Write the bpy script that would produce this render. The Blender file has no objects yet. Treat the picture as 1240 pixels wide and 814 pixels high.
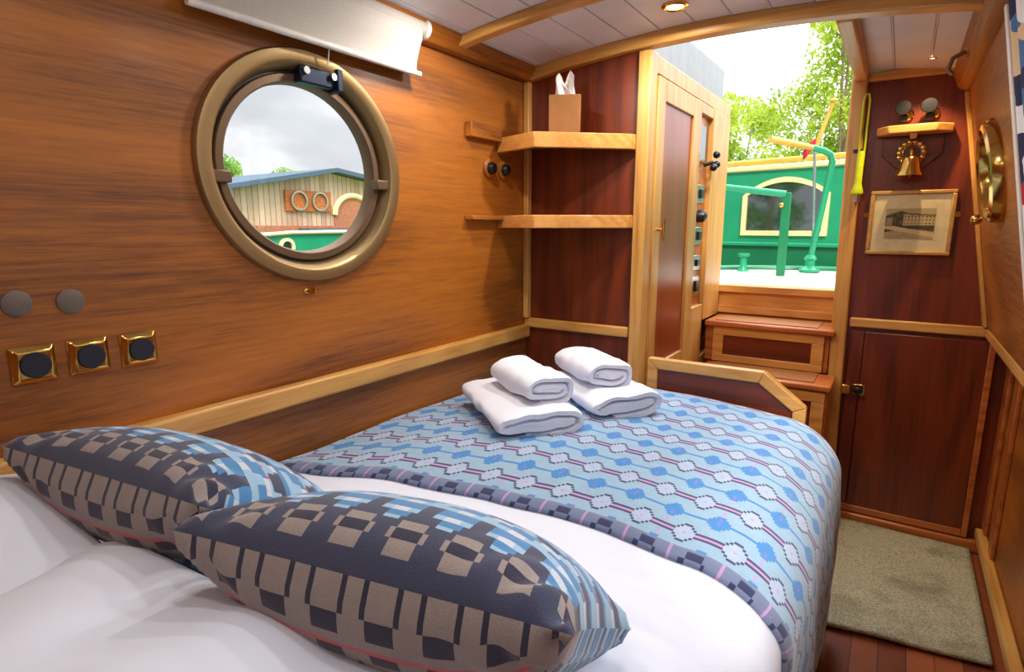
import bpy, bmesh, math, random
from mathutils import Vector, Matrix, noise
random.seed(7)
PI = math.pi
SC = bpy.context.scene
COL = SC.collection

# ------------------------------------------------------------------ colours
def lin(c):
    c = c / 255.0
    return c / 12.92 if c <= 0.04045 else ((c + 0.055) / 1.055) ** 2.4
def rgb(r, g, b): return (lin(r), lin(g), lin(b), 1.0)

# ------------------------------------------------------------------ materials
def new_mat(name):
    m = bpy.data.materials.new(name); m.use_nodes = True
    nt = m.node_tree
    for n in list(nt.nodes): nt.nodes.remove(n)
    out = nt.nodes.new('ShaderNodeOutputMaterial')
    b = nt.nodes.new('ShaderNodeBsdfPrincipled')
    nt.links.new(b.outputs[0], out.inputs[0])
    return m, nt, b, out
def N(nt, t, **kw):
    n = nt.nodes.new(t)
    for k, v in kw.items(): setattr(n, k, v)
    return n
def ramp(nt, stops, interp='LINEAR'):
    r = nt.nodes.new('ShaderNodeValToRGB'); r.color_ramp.interpolation = interp
    e = r.color_ramp.elements
    while len(e) < len(stops): e.new(0.5)
    for i, (p, c) in enumerate(stops): e[i].position = p; e[i].color = c
    return r
def noise_tex(nt, vec, scale, detail=3, rough=.5, dist=0.0):
    n = N(nt, 'ShaderNodeTexNoise'); n.inputs['Scale'].default_value = scale
    n.inputs['Detail'].default_value = detail; n.inputs['Roughness'].default_value = rough
    n.inputs['Distortion'].default_value = dist
    if vec is not None: nt.links.new(vec, n.inputs['Vector'])
    return n
def math_node(nt, op, a, b=None):
    n = N(nt, 'ShaderNodeMath', operation=op)
    for i, x in enumerate((a, b)):
        if x is None: continue
        if isinstance(x, (int, float)): n.inputs[i].default_value = x
        else: nt.links.new(x, n.inputs[i])
    return n.outputs[0]
def bump(nt, b, h, strength, dist=.002):
    n = N(nt, 'ShaderNodeBump'); n.inputs['Strength'].default_value = strength
    n.inputs['Distance'].default_value = dist
    nt.links.new(h, n.inputs['Height']); nt.links.new(n.outputs[0], b.inputs['Normal'])

def plain(name, col, rough=.5, metal=0.0, var=.08, scale=30, bmp=0.0, **kw):
    """a plain surface with a slight procedural unevenness"""
    m, nt, b, out = new_mat(name)
    tc = N(nt, 'ShaderNodeTexCoord')
    n = noise_tex(nt, tc.outputs['Object'], scale, 3)
    lo = tuple(max(0, c * (1 - var)) for c in col[:3]) + (1,)
    hi = tuple(min(1, c * (1 + var)) for c in col[:3]) + (1,)
    r = ramp(nt, [(.3, lo), (.7, hi)])
    nt.links.new(n.outputs['Fac'], r.inputs[0]); nt.links.new(r.outputs[0], b.inputs['Base Color'])
    b.inputs['Roughness'].default_value = rough; b.inputs['Metallic'].default_value = metal
    for k, v in kw.items(): b.inputs[k].default_value = v
    if bmp: bump(nt, b, n.outputs['Fac'], bmp)
    return m

def wood(name, dark, light, axis='Y', rough=.38, fine=46, ring=1.0, ringscale=2.2, amount=.35, coat=.15, planks=None):
    m, nt, b, out = new_mat(name)
    tc = N(nt, 'ShaderNodeTexCoord')
    mp = N(nt, 'ShaderNodeMapping'); s = [1, 1, 1]; s['XYZ'.index(axis)] = .045
    mp.inputs['Scale'].default_value = s
    nt.links.new(tc.outputs['Object'], mp.inputs[0])
    f = noise_tex(nt, mp.outputs[0], fine, 5, .65, .2)
    f2 = noise_tex(nt, mp.outputs[0], fine * 3.2, 3, .6)
    mp2 = N(nt, 'ShaderNodeMapping'); s2 = [1, 1, 1]; s2['XYZ'.index(axis)] = .22
    mp2.inputs['Scale'].default_value = s2
    nt.links.new(tc.outputs['Object'], mp2.inputs[0])
    g = noise_tex(nt, mp2.outputs[0], ringscale, 1.5, .4, .25)
    rg = math_node(nt, 'SINE', math_node(nt, 'MULTIPLY', g.outputs['Fac'], 95.0 * ring))
    rg = math_node(nt, 'ADD', math_node(nt, 'MULTIPLY', rg, .5), .5)
    v = math_node(nt, 'ADD', math_node(nt, 'MULTIPLY', rg, amount * .55),
                  math_node(nt, 'ADD', math_node(nt, 'MULTIPLY', f.outputs['Fac'], .62),
                            math_node(nt, 'MULTIPLY', f2.outputs['Fac'], .3)))
    r = ramp(nt, [(.30, dark), (.5 + amount * .25, tuple((dark[i] * .4 + light[i] * .6) for i in range(3)) + (1,)), (.9, light)])
    nt.links.new(v, r.inputs[0]); nt.links.new(r.outputs[0], b.inputs['Base Color'])
    b.inputs['Roughness'].default_value = rough
    b.inputs['Coat Weight'].default_value = coat; b.inputs['Coat Roughness'].default_value = .25
    bump(nt, b, v, .12, .001)
    return m

M = {}
HONEY_D, HONEY_L = rgb(88, 44, 8), rgb(194, 114, 32)
for ax in 'XYZ': M['honey' + ax] = wood('honey_oak_' + ax, HONEY_D, HONEY_L, ax, .5, fine=105, ring=.6, ringscale=1.3, amount=.42)
for ax in 'XYZ': M['oak' + ax] = wood('pale_oak_' + ax, rgb(176, 114, 46), rgb(228, 176, 96), ax, .36, fine=60, amount=.25)
for ax in 'XYZ': M['mahog' + ax] = wood('mahogany_' + ax, rgb(66, 22, 9), rgb(132, 54, 24), ax, .33, fine=40, ring=.7, amount=.3)
M['stepwood'] = wood('step_wood', rgb(140, 66, 26), rgb(206, 120, 58), 'X', .3)
M['doorpanel'] = wood('door_panel_wood', rgb(118, 40, 14), rgb(168, 76, 34), 'Z', .3, fine=50, ring=.5, amount=.2, coat=.2)
M['shelfoak'] = wood('shelf_oak', rgb(188, 118, 50), rgb(232, 172, 92), 'X', .34, fine=55, amount=.3)
M['brass'] = plain('polished_brass', rgb(214, 170, 90), .16, 1.0, .1, 8)
M['bronze'] = plain('anodised_bronze', rgb(158, 132, 92), .38, .8, .05, 6)
M['bronze_dark'] = plain('bronze_inner_frame', rgb(120, 96, 74), .45, .6, .05, 6)
M['black'] = plain('black_plastic', rgb(20, 20, 24), .35)
M['navyblack'] = plain('blue_black_cover', rgb(22, 24, 40), .55)
M['rubber'] = plain('rubber_seal', rgb(26, 30, 36), .6)
M['hinge'] = plain('blue_black_metal', rgb(34, 44, 66), .35, .6)
M['steel'] = plain('brushed_steel', rgb(190, 192, 195), .28, 1.0)
M['grey'] = plain('grey_cover', rgb(104, 92, 84), .45)
M['blind'] = plain('blind_fabric', rgb(190, 184, 178), .8, bmp=.05, scale=300)
M['white'] = plain('white_plastic', rgb(226, 222, 216), .4)
M['ceiling'] = None
M['steelpaint'] = plain('grey_white_paint', rgb(146, 152, 156), .5, var=.08, scale=14)
M['green'] = plain('green_boat_paint', rgb(28, 148, 104), .3, var=.05, scale=6)
M['darkgreen'] = plain('dark_green_paint', rgb(16, 116, 72), .35, var=.06, scale=6)
M['cream'] = plain('cream_paint', rgb(240, 218, 160), .4, var=.04)
M['yellowwood'] = plain('yellow_varnished_rail', rgb(226, 170, 70), .4, var=.15, scale=8)
M['deck'] = plain('white_grip_deck', rgb(205, 198, 186), .85, var=.08, scale=40)
M['lime'] = plain('lime_plastic', rgb(196, 214, 20), .4)
M['tissue'] = plain('tissue_paper', rgb(236, 228, 226), .9)
M['card'] = plain('brown_card', rgb(150, 96, 44), .7)
M['mat_board'] = plain('mount_board', rgb(224, 208, 160), .9)
M['gilt'] = plain('gilt_frame', rgb(196, 150, 84), .35, .35, .15, 40)
M['brick'] = plain('brick_base', rgb(172, 110, 80), .9, var=.25, scale=20)
M['slate'] = plain('slate_blue_felt', rgb(70, 92, 110), .8)
M['flagred'] = plain('red_cloth', rgb(200, 40, 50), .8)
M['trunk'] = plain('bark', rgb(140, 122, 98), .95, var=.3, scale=12)
M['tape'] = plain('magenta_tag', rgb(150, 30, 90), .7)

def boards_mat():
    m, nt, b, out = new_mat('painted_ceiling_board')
    tc = N(nt, 'ShaderNodeTexCoord'); n = noise_tex(nt, tc.outputs['Object'], 5, 3)
    r = ramp(nt, [(.3, rgb(216, 216, 220)), (.7, rgb(228, 227, 230))])
    nt.links.new(n.outputs['Fac'], r.inputs[0]); nt.links.new(r.outputs[0], b.inputs['Base Color'])
    b.inputs['Roughness'].default_value = .45
    return m
M['ceiling'] = boards_mat()

def cloth_attr(name, sheen=.3, wool=420, contrast=.22):
    m, nt, b, out = new_mat(name)
    a = N(nt, 'ShaderNodeAttribute', attribute_name='weave')
    tc = N(nt, 'ShaderNodeTexCoord'); n = noise_tex(nt, tc.outputs['Object'], wool, 2, .7)
    n2 = noise_tex(nt, tc.outputs['Object'], wool * .12, 3, .6)
    f = math_node(nt, 'ADD', math_node(nt, 'MULTIPLY', n.outputs['Fac'], contrast * 2), 1 - contrast)
    f2 = math_node(nt, 'ADD', math_node(nt, 'MULTIPLY', n2.outputs['Fac'], .24), .88)
    mx = N(nt, 'ShaderNodeVectorMath', operation='SCALE')
    nt.links.new(a.outputs['Color'], mx.inputs[0]); nt.links.new(math_node(nt, 'MULTIPLY', f, f2), mx.inputs['Scale'])
    nt.links.new(mx.outputs[0], b.inputs['Base Color'])
    b.inputs['Roughness'].default_value = .95
    b.inputs['Sheen Weight'].default_value = sheen; b.inputs['Sheen Roughness'].default_value = .5
    bump(nt, b, n.outputs['Fac'], .35, .002)
    return m
M['wool'] = cloth_attr('welsh_wool')
M['print'] = cloth_attr('sepia_print', 0, 200, .12)

def linen(name, col, scale=6, strength=.5, dist=.02, fine=900):
    m, nt, b, out = new_mat(name)
    tc = N(nt, 'ShaderNodeTexCoord')
    n2 = noise_tex(nt, tc.outputs['Object'], fine, 2)
    b.inputs['Base Color'].default_value = col; b.inputs['Roughness'].default_value = .85
    b.inputs['Sheen Weight'].default_value = .2
    bump(nt, b, n2.outputs['Fac'], strength * .4, .0008)
    return m
M['linen'] = linen('white_cotton', rgb(222, 226, 242))
M['terry'] = linen('white_terry', rgb(228, 232, 246), strength=2.2, fine=260)

def carpet():
    m, nt, b, out = new_mat('sage_carpet')
    tc = N(nt, 'ShaderNodeTexCoord')
    n = noise_tex(nt, tc.outputs['Object'], 160, 3, .7); n2 = noise_tex(nt, tc.outputs['Object'], 5, 3, .6)
    r = ramp(nt, [(.3, rgb(136, 130, 100)), (.5, rgb(190, 184, 150)), (.7, rgb(222, 218, 190))])
    nt.links.new(n.outputs['Fac'], r.inputs[0])
    r2 = ramp(nt, [(.35, (.55, .54, .5, 1)), (.5, (1, 1, 1, 1))]); nt.links.new(n2.outputs['Fac'], r2.inputs[0])
    mx = N(nt, 'ShaderNodeMix', data_type='RGBA', blend_type='MULTIPLY'); mx.inputs['Factor'].default_value = .7
    nt.links.new(r.outputs[0], mx.inputs['A']); nt.links.new(r2.outputs[0], mx.inputs['B'])
    nt.links.new(mx.outputs['Result'], b.inputs['Base Color']); b.inputs['Roughness'].default_value = 1
    bump(nt, b, n.outputs['Fac'], .9, .006)
    return m
M['carpet'] = carpet()

def curtain_mat():
    m, nt, b, out = new_mat('floral_curtain')
    tc = N(nt, 'ShaderNodeTexCoord')
    v = N(nt, 'ShaderNodeTexVoronoi'); v.inputs['Scale'].default_value = 14; v.inputs['Randomness'].default_value = 1
    nz = noise_tex(nt, tc.outputs['Object'], 12, 2)
    ad = N(nt, 'ShaderNodeVectorMath', operation='ADD'); sc = N(nt, 'ShaderNodeVectorMath', operation='SCALE'); sc.inputs['Scale'].default_value = .12
    nt.links.new(nz.outputs['Color'], sc.inputs[0]); nt.links.new(tc.outputs['Object'], ad.inputs[0]); nt.links.new(sc.outputs[0], ad.inputs[1])
    nt.links.new(ad.outputs[0], v.inputs['Vector'])
    sp = N(nt, 'ShaderNodeSeparateColor'); nt.links.new(v.outputs['Color'], sp.inputs[0])
    r = ramp(nt, [(0, rgb(222, 220, 222)), (.42, rgb(34, 38, 74)), (.58, rgb(214, 206, 200)), (.72, rgb(170, 34, 44)), (.82, rgb(70, 104, 150)), (.92, rgb(210, 178, 140))], 'CONSTANT')
    nt.links.new(sp.outputs[0], r.inputs[0]); nt.links.new(r.outputs[0], b.inputs['Base Color'])
    b.inputs['Roughness'].default_value = .9
    return m
M['curtain'] = curtain_mat()

def glass_mat(name, tint=(1, 1, 1, 1), gloss=.08):
    m, nt, b, out = new_mat(name); nt.nodes.remove(b)
    t = N(nt, 'ShaderNodeBsdfTransparent'); t.inputs[0].default_value = tint
    g = N(nt, 'ShaderNodeBsdfGlossy'); g.inputs['Roughness'].default_value = .02
    lw = N(nt, 'ShaderNodeLayerWeight')
    fr = math_node(nt, 'ADD', math_node(nt, 'MULTIPLY', math_node(nt, 'POWER', lw.outputs['Facing'], 5.0), .8), .03)
    mx = N(nt, 'ShaderNodeMixShader')
    nt.links.new(fr, mx.inputs[0])
    nt.links.new(t.outputs[0], mx.inputs[1]); nt.links.new(g.outputs[0], mx.inputs[2]); nt.links.new(mx.outputs[0], out.inputs[0])
    return m
M['glass'] = glass_mat('clear_glass')
def dark_glass():
    m, nt, b, out = new_mat('dark_window_glass')
    b.inputs['Base Color'].default_value = rgb(34, 44, 44); b.inputs['Roughness'].default_value = .04
    b.inputs['IOR'].default_value = 1.9; b.inputs['Specular IOR Level'].default_value = 1.0
    return m
M['darkglass'] = dark_glass()
def emit(name, col, s):
    m, nt, b, out = new_mat(name)
    b.inputs['Base Color'].default_value = col; b.inputs['Emission Color'].default_value = col
    b.inputs['Emission Strength'].default_value = s
    return m
M['lamp'] = emit('warm_lamp', rgb(255, 226, 170), 6)

def leaf_mat(name, a, c):
    m, nt, b, out = new_mat(name)
    oi = N(nt, 'ShaderNodeTexCoord'); n = noise_tex(nt, oi.outputs['Object'], 1.2, 3)
    r = ramp(nt, [(.35, a), (.65, c)]); nt.links.new(n.outputs['Fac'], r.inputs[0])
    nt.links.new(r.outputs[0], b.inputs['Base Color']); b.inputs['Roughness'].default_value = .6
    tr = N(nt, 'ShaderNodeBsdfTranslucent'); nt.links.new(r.outputs[0], tr.inputs[0])
    mx = N(nt, 'ShaderNodeMixShader'); mx.inputs[0].default_value = .5
    nt.links.new(b.outputs[0], mx.inputs[1]); nt.links.new(tr.outputs[0], mx.inputs[2]); nt.links.new(mx.outputs[0], out.inputs[0])
    return m
M['leafY'] = leaf_mat('spring_leaves', rgb(140, 170, 40), rgb(206, 218, 80))
M['leafG'] = leaf_mat('green_leaves', rgb(80, 130, 50), rgb(150, 190, 80))

def planks_mat(name, axis, width, c1, c2, gap):
    """timber cladding: boards side by side along an axis"""
    m, nt, b, out = new_mat(name)
    tc = N(nt, 'ShaderNodeTexCoord'); sp = N(nt, 'ShaderNodeSeparateXYZ'); nt.links.new(tc.outputs['Object'], sp.inputs[0])
    x = math_node(nt, 'DIVIDE', sp.outputs['XYZ'.index(axis)], width)
    fr = math_node(nt, 'FRACT', x); fl = math_node(nt, 'FLOOR', x)
    w = N(nt, 'ShaderNodeTexWhiteNoise', noise_dimensions='1D'); nt.links.new(fl, w.inputs['W'])
    n = noise_tex(nt, tc.outputs['Object'], 14, 4, .6)
    v = math_node(nt, 'ADD', math_node(nt, 'MULTIPLY', w.outputs['Value'], .55), math_node(nt, 'MULTIPLY', n.outputs['Fac'], .45))
    r = ramp(nt, [(.15, c1), (.85, c2)]); nt.links.new(v, r.inputs[0])
    g = math_node(nt, 'LESS_THAN', fr, gap)
    mx = N(nt, 'ShaderNodeMix', data_type='RGBA'); nt.links.new(g, mx.inputs['Factor'])
    nt.links.new(r.outputs[0], mx.inputs['A']); mx.inputs['B'].default_value = tuple(c * .25 for c in c1[:3]) + (1,)
    nt.links.new(mx.outputs['Result'], b.inputs['Base Color']); b.inputs['Roughness'].default_value = .5
    return m
M['floor'] = planks_mat('floor_boards', 'X', .075, rgb(110, 50, 24), rgb(170, 92, 48), .03)
M['cladding'] = planks_mat('timber_cladding', 'Y', .14, rgb(176, 140, 110), rgb(216, 186, 158), .1)
M['water'] = plain('canal_water', rgb(90, 110, 96), .08, 0, .1, 2)
M['bank'] = plain('grass_bank', rgb(120, 150, 70), .9, 0, .25, 3)

# ------------------------------------------------------------------ mesh builder
class MB:
    def __init__(s): s.v = []; s.f = []
    def add(s, vs, fs):
        o = len(s.v); s.v += [tuple(v) for v in vs]; s.f += [tuple(i + o for i in f) for f in fs]; return s
    def box(s, x0, x1, y0, y1, z0, z1):
        return s.add([(x0, y0, z0), (x1, y0, z0), (x1, y1, z0), (x0, y1, z0), (x0, y0, z1), (x1, y0, z1), (x1, y1, z1), (x0, y1, z1)],
                     [(0, 3, 2, 1), (4, 5, 6, 7), (0, 1, 5, 4), (1, 2, 6, 5), (2, 3, 7, 6), (3, 0, 4, 7)])
    def hexa(s, b, t):   # bottom quad, top quad
        return s.add(list(b) + list(t), [(0, 3, 2, 1), (4, 5, 6, 7), (0, 1, 5, 4), (1, 2, 6, 5), (2, 3, 7, 6), (3, 0, 4, 7)])
    def prism(s, pts, ext):   # planar polygon, extrusion vector
        n = len(pts); e = Vector(ext); p = [Vector(q) for q in pts]
        return s.add([tuple(q) for q in p] + [tuple(q + e) for q in p],
                     [tuple(range(n))[::-1], tuple(range(n, 2 * n))] + [(i, (i + 1) % n, n + (i + 1) % n, n + i) for i in range(n)])
    def tube(s, path, r, n=12, caps=True):
        P = [Vector(p) for p in path]; R = r if isinstance(r, (list, tuple)) else [r] * len(P)
        vs = []; prev = None
        for i, p in enumerate(P):
            d = (P[min(i + 1, len(P) - 1)] - P[max(i - 1, 0)]).normalized()
            if prev is None:
                a = Vector((0, 0, 1)) if abs(d.z) < .9 else Vector((1, 0, 0)); x = d.cross(a).normalized()
            else: x = (prev - d * prev.dot(d)).normalized()
            prev = x; y = d.cross(x)
            vs += [tuple(p + (x * math.cos(2 * PI * k / n) + y * math.sin(2 * PI * k / n)) * R[i]) for k in range(n)]
        fs = []
        for i in range(len(P) - 1):
            for k in range(n): fs.append((i * n + k, i * n + (k + 1) % n, (i + 1) * n + (k + 1) % n, (i + 1) * n + k))
        if caps: fs += [tuple(range(n))[::-1], tuple((len(P) - 1) * n + k for k in range(n))]
        return s.add(vs, fs)
    def lathe(s, prof, o, ax='Z', n=32, sc=(1, 1), closed=False, frame=None):
        """prof = [(radius, height)] turned about the axis through o"""
        o = Vector(o)
        if frame: A, B, C = [Vector(q) for q in frame]
        else: A, B, C = {'Z': ((1, 0, 0), (0, 1, 0), (0, 0, 1)), 'X': ((0, 1, 0), (0, 0, 1), (1, 0, 0)), 'Y': ((0, 0, 1), (1, 0, 0), (0, 1, 0))}[ax]; A, B, C = Vector(A), Vector(B), Vector(C)
        vs = []; fs = []; m = len(prof)
        for r, h in prof:
            for k in range(n):
                t = 2 * PI * k / n; vs.append(tuple(o + A * (r * sc[0] * math.cos(t)) + B * (r * sc[1] * math.sin(t)) + C * h))
        for i in range(m if closed else m - 1):
            j = (i + 1) % m
            for k in range(n): fs.append((i * n + k, i * n + (k + 1) % n, j * n + (k + 1) % n, j * n + k))
        if not closed: fs += [tuple(range(n))[::-1], tuple((m - 1) * n + k for k in range(n))]
        return s.add(vs, fs)
    def ball(s, o, r, n=16, sc=(1, 1, 1)):
        o = Vector(o); m = n // 2
        prof = [(max(1e-4, math.sin(PI * i / m)) * r, -math.cos(PI * i / m) * r) for i in range(m + 1)]
        k0 = len(s.v); s.lathe(prof, (0, 0, 0), 'Z', n)
        for i in range(k0, len(s.v)): x, y, z = s.v[i]; s.v[i] = (o.x + x * sc[0], o.y + y * sc[1], o.z + z * sc[2])
        return s
    def build(s, name, mat, parent=None, loc=None, smooth=True, bevel=0, local=False, subsurf=0, seg=2):
        me = bpy.data.meshes.new(name)
        off = Vector((0, 0, 0))
        if not local:
            if parent is not None: off = wloc(parent)
            elif loc is not None: off = Vector(loc)
        me.from_pydata([tuple(Vector(v) - off) for v in s.v], [], s.f)
        bm = bmesh.new(); bm.from_mesh(me); bmesh.ops.recalc_face_normals(bm, faces=bm.faces); bm.to_mesh(me); bm.free()
        me.materials.append(mat if not isinstance(mat, str) else M[mat])
        if smooth:
            me.polygons.foreach_set('use_smooth', [True] * len(me.polygons)); me.set_sharp_from_angle(angle=math.radians(38))
        o = bpy.data.objects.new(name, me); COL.objects.link(o)
        if parent is not None: o.parent = parent
        elif loc is not None: o.location = loc
        if bevel:
            b = o.modifiers.new('Bevel', 'BEVEL'); b.width = bevel; b.segments = seg; b.limit_method = 'ANGLE'; b.angle_limit = math.radians(40)
        if subsurf:
            q = o.modifiers.new('Subdivision', 'SUBSURF'); q.levels = subsurf; q.render_levels = subsurf
        return o
def wloc(o):
    v = Vector(o.location)
    while o.parent is not None: o = o.parent; v += Vector(o.location)
    return v
def tag(o, label, cat, group=None):
    o['label'] = label; o['category'] = cat
    if group: o['group'] = group
    return o
def thing(name, label, cat, loc=(0, 0, 0), rot=(0, 0, 0), group=None):
    o = bpy.data.objects.new(name, None); COL.objects.link(o); o.location = loc; o.rotation_euler = rot
    o.empty_display_size = .05
    return tag(o, label, cat, group)
def struct(o, label=None):
    o['kind'] = 'structure'
    if label: o['label'] = label
    return o
def sname(name):
    o = bpy.data.objects.new(name, None); COL.objects.link(o); o['kind'] = 'structure'; return o
def dup(root, loc, label, rot=None):
    r = root.copy(); COL.objects.link(r); r.location = loc; r['label'] = label
    if rot is not None: r.rotation_euler = rot
    for ch in list(root.children):
        c = ch.copy(); COL.objects.link(c); c.parent = r
        for g in ch.children:
            d = g.copy(); COL.objects.link(d); d.parent = c
    return r

# ------------------------------------------------------------------ key dimensions (metres)
XL = -1.281          # inner face of the long porthole wall
YL = 2.04            # partition with the corner shelves
YR = 2.95            # bulkhead with the picture
YD = 3.15            # outer doorway sill
EYE = 1.35
RAIL = .944
YB = -.9             # cabin end behind the camera
XC = -.775           # cabinet side face
def xr(z): return .326 - .177 * (z - .944)      # leaning upper wall opposite
def zc(x): return 2.0 - .1126 * (x + .55) ** 2   # cambered roof

# ------------------------------------------------------------------ setting
struct(MB().box(-1.45, .55, YB - .05, 3.2, -.06, 0).build('floor', 'floor'))

# long wall with the porthole opening
PC = (1.0, 1.495); PA, PB = .307, .286
w = MB()
def holed(w, x0, x1, ya, yb, za, zb, cy, cz, a, b, n=64):
    angs = [2 * PI * k / n for k in range(n)] + [math.atan2(z - cz, y - cy) % (2 * PI) for y in (ya, yb) for z in (za, zb)]
    angs = sorted(set(angs)); inn = []; out = []
    for t in angs:
        c, s_ = math.cos(t), math.sin(t)
        inn.append((cy + a * c, cz + b * s_))
        k = min([((yb if c > 0 else ya) - cy) / c if abs(c) > 1e-9 else 9e9, ((zb if s_ > 0 else za) - cz) / s_ if abs(s_) > 1e-9 else 9e9])
        out.append((cy + k * c, cz + k * s_))
    m = len(angs); vs = []
    for x in (x0, x1): vs += [(x, y, z) for y, z in inn] + [(x, y, z) for y, z in out]
    fs = []
    for i in range(m):
        j = (i + 1) % m
        fs += [(i, j, m + j, m + i), (2 * m + i, 3 * m + i, 3 * m + j, 2 * m + j), (i, 2 * m + i, 2 * m + j, j), (m + i, m + j, 3 * m + j, 3 * m + i)]
    w.add(vs, fs)
holed(w, XL - .05, XL, .6, 1.4, RAIL, 1.99, PC[0], PC[1], PA * .9, PB * .9)
w.box(XL - .05, XL, YB, .6, RAIL, 1.99); w.box(XL - .05, XL, 1.4, 3.2, RAIL, 1.99); w.box(XL - .05, XL, YB, 3.2, -.05, RAIL)
struct(w.build('wall_left', 'honeyY', smooth=False))
struct(MB().box(XL, XL + .035, YB, YL - .02, RAIL - .045, RAIL + .008).build('trim_1', 'oakY', bevel=.008))   # dado rail

# partition left of the cabinet
struct(MB().box(XL, XC - .04, YL, YL + .03, 0, 1.99).build('wall_front', 'mahogZ', smooth=False))
struct(MB().box(XL, XC - .045, YL - .018, YL, RAIL - .005, RAIL + .035).build('trim_2', 'oakX', bevel=.006))
struct(MB().box(XL + .002, XL + .026, YL - .03, YL - .001, RAIL + .035, 1.93).build('trim_3', 'oakZ', bevel=.004))
# bulkhead beside the doorway
struct(MB().box(-.19, .47, YR, YR + .04, 0, 1.97).build('wall_front_step', 'mahogZ', smooth=False))
struct(MB().box(-.15, xr(RAIL) + .02, YR - .02, YR, RAIL - .028, RAIL + .014).build('trim_4', 'oakX', bevel=.006))
struct(MB().box(-.19, .2, YR - .03, YR, 1.938, 1.972).build('trim_5', 'oakX', bevel=.005))
# door post
struct(MB().hexa([(-.2, YR - .045, 0), (-.14, YR - .045, 0), (-.14, YR + .23, 0), (-.2, YR + .23, 0)], [(-.236, YR - .045, 1.98), (-.178, YR - .045, 1.98), (-.178, YR + .23, 1.98), (-.236, YR + .23, 1.98)]).build('trim_6', 'oakZ', bevel=.008))

# wall opposite: lower vertical part, leaning upper part with a window behind the curtain
struct(MB().box(.42, .47, YB, YR, -.05, RAIL).build('wall_right', 'honeyY', smooth=False))
u = MB()
def lean(u, y0, y1, z0, z1, t=.04, dx=0):
    u.hexa([(xr(z0) + dx, y0, z0), (xr(z0) + dx + t, y0, z0), (xr(z0) + dx + t, y1, z0), (xr(z0) + dx, y1, z0)],
           [(xr(z1) + dx, y0, z1), (xr(z1) + dx + t, y0, z1), (xr(z1) + dx + t, y1, z1), (xr(z1) + dx, y1, z1)])
WY0, WY1, WZ0, WZ1 = .2, 1.62, 1.22, 1.74
lean(u, YB, WY0, RAIL, 1.97); lean(u, WY0, WY1, RAIL, WZ0); lean(u, WY0, WY1, WZ1, 1.97)
# round opening for the small brass porthole
RY, RZ, RA, RB = 2.33, 1.515, .165, .142
hp = MB(); holed(hp, 0, .04, WY1, YR, RAIL, 1.97, RY, RZ, RA, RB)
u.add([(xr(z) + x, y, z) for x, y, z in hp.v], hp.f)
struct(u.build('wall_right_upper', 'honeyY', smooth=False))
struct(MB().box(xr(RAIL) - .004, .425, YB, YR, RAIL - .03, RAIL + .012).build('trim_7', 'oakY', bevel=.006))
# cornices
c = MB(); c.prism([(XL, YB, 1.90), (XL + .03, YB, 1.90), (XL + .06, YB, 1.935), (XL + .06, YB, 1.965), (XL, YB, 1.965)], (0, YL - YB, 0))
struct(c.build('trim_8', 'honeyY', bevel=.004))
c = MB(); x = xr(1.9); c.prism([(x, YB, 1.865), (x - .03, YB, 1.88), (x - .05, YB, 1.93), (x - .05, YB, 1.965), (x + .03, YB, 1.965), (x + .01, YB, 1.865)], (0, YR - YB, 0))
struct(c.build('trim_9', 'honeyY', bevel=.004))

# cambered boarded ceiling
def camber(mb, x0, x1, y0, y1, dz0, dz1, n=24):
    xs = [x0 + (x1 - x0) * i / n for i in range(n + 1)]
    vs = []; fs = []
    for y in (y0, y1):
        vs += [(x, y, zc(x) + dz0) for x in xs] + [(x, y, zc(x) + dz1) for x in xs]
    k = n + 1
    for i in range(n):
        fs += [(i, i + 1, k + i + 1, k + i), (2 * k + i, 3 * k + i, 3 * k + i + 1, 2 * k + i + 1), (i, 2 * k + i, 2 * k + i + 1, i + 1), (k + i, k + i + 1, 3 * k + i + 1, 3 * k + i)]
    fs += [(0, k, 3 * k, 2 * k), (n, 2 * k + n, 3 * k + n, k + n)]
    mb.add(vs, fs)
ce = MB()
def boards(x0, x1, y0, y1, wd=.115):
    camber(ce, x0, x1, y0, y1, .006, .04)
    x = x0
    while x < x1 - 1e-4:
        e = min(x + wd - .009, x1); camber(ce, x, e, y0, y1, 0, .006, 4); x += wd
        if x < x1 and e > x0: 
            m_ = x - .0045; camber(ce, m_ - .002, m_ + .002, y0, y1, -.0022, .006, 1)
boards(-1.31, .25, YB - .03, 2.06); boards(-1.31, -.887, 2.06, 3.2); boards(-.2, .25, 2.06, 3.0)
struct(ce.build('ceiling', 'ceiling', smooth=False))
for k, (y0, y1, h) in enumerate([(2.005, 2.065, .042), (1.555, 1.6, .03), (.7, .745, .03)]):
    b = MB(); camber(b, XL, xr(1.93) - .02, y0, y1, -h, 0.001, 32); struct(b.build('trim_%d' % (10 + k), 'oakX', bevel=.006))
struct(MB().box(-.225, -.175, 2.065, YR + .2, 1.94, 1.99).build('trim_13', 'oakY', bevel=.008))
# end wall behind the viewer
struct(MB().box(-1.4, .55, YB - .05, YB, -.05, 1.99).build('wall_back', 'honeyX', smooth=False))
# outer bulkhead and threshold under the doorway
o = MB(); o.box(-1.33, XC - .05, 3.16, 3.2, 0, 1.97); o.box(-.15, .5, 3.16, 3.2, 0, 1.97); o.box(XC - .06, -.15, 3.17, 3.22, 0, 1.045)
struct(o.build('wall_stern', 'steelpaint', smooth=False))
s = MB(); s.box(XC, -.212, YD - .01, YD + .1, 1.015, 1.052); s.box(XC, -.212, YD + .012, YD + .02, .88, 1.015)
s.box(XC, -.212, YD - .005, YD + .012, .905, .945)
struct(s.build('trim_14', 'shelfoak', bevel=.004))
# open hatch: painted steel coaming above the cabinet
struct(MB().box(-.885, -.845, 2.1, 3.27, 1.95, 2.145).build('trim_15', 'steelpaint', bevel=.006))
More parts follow.
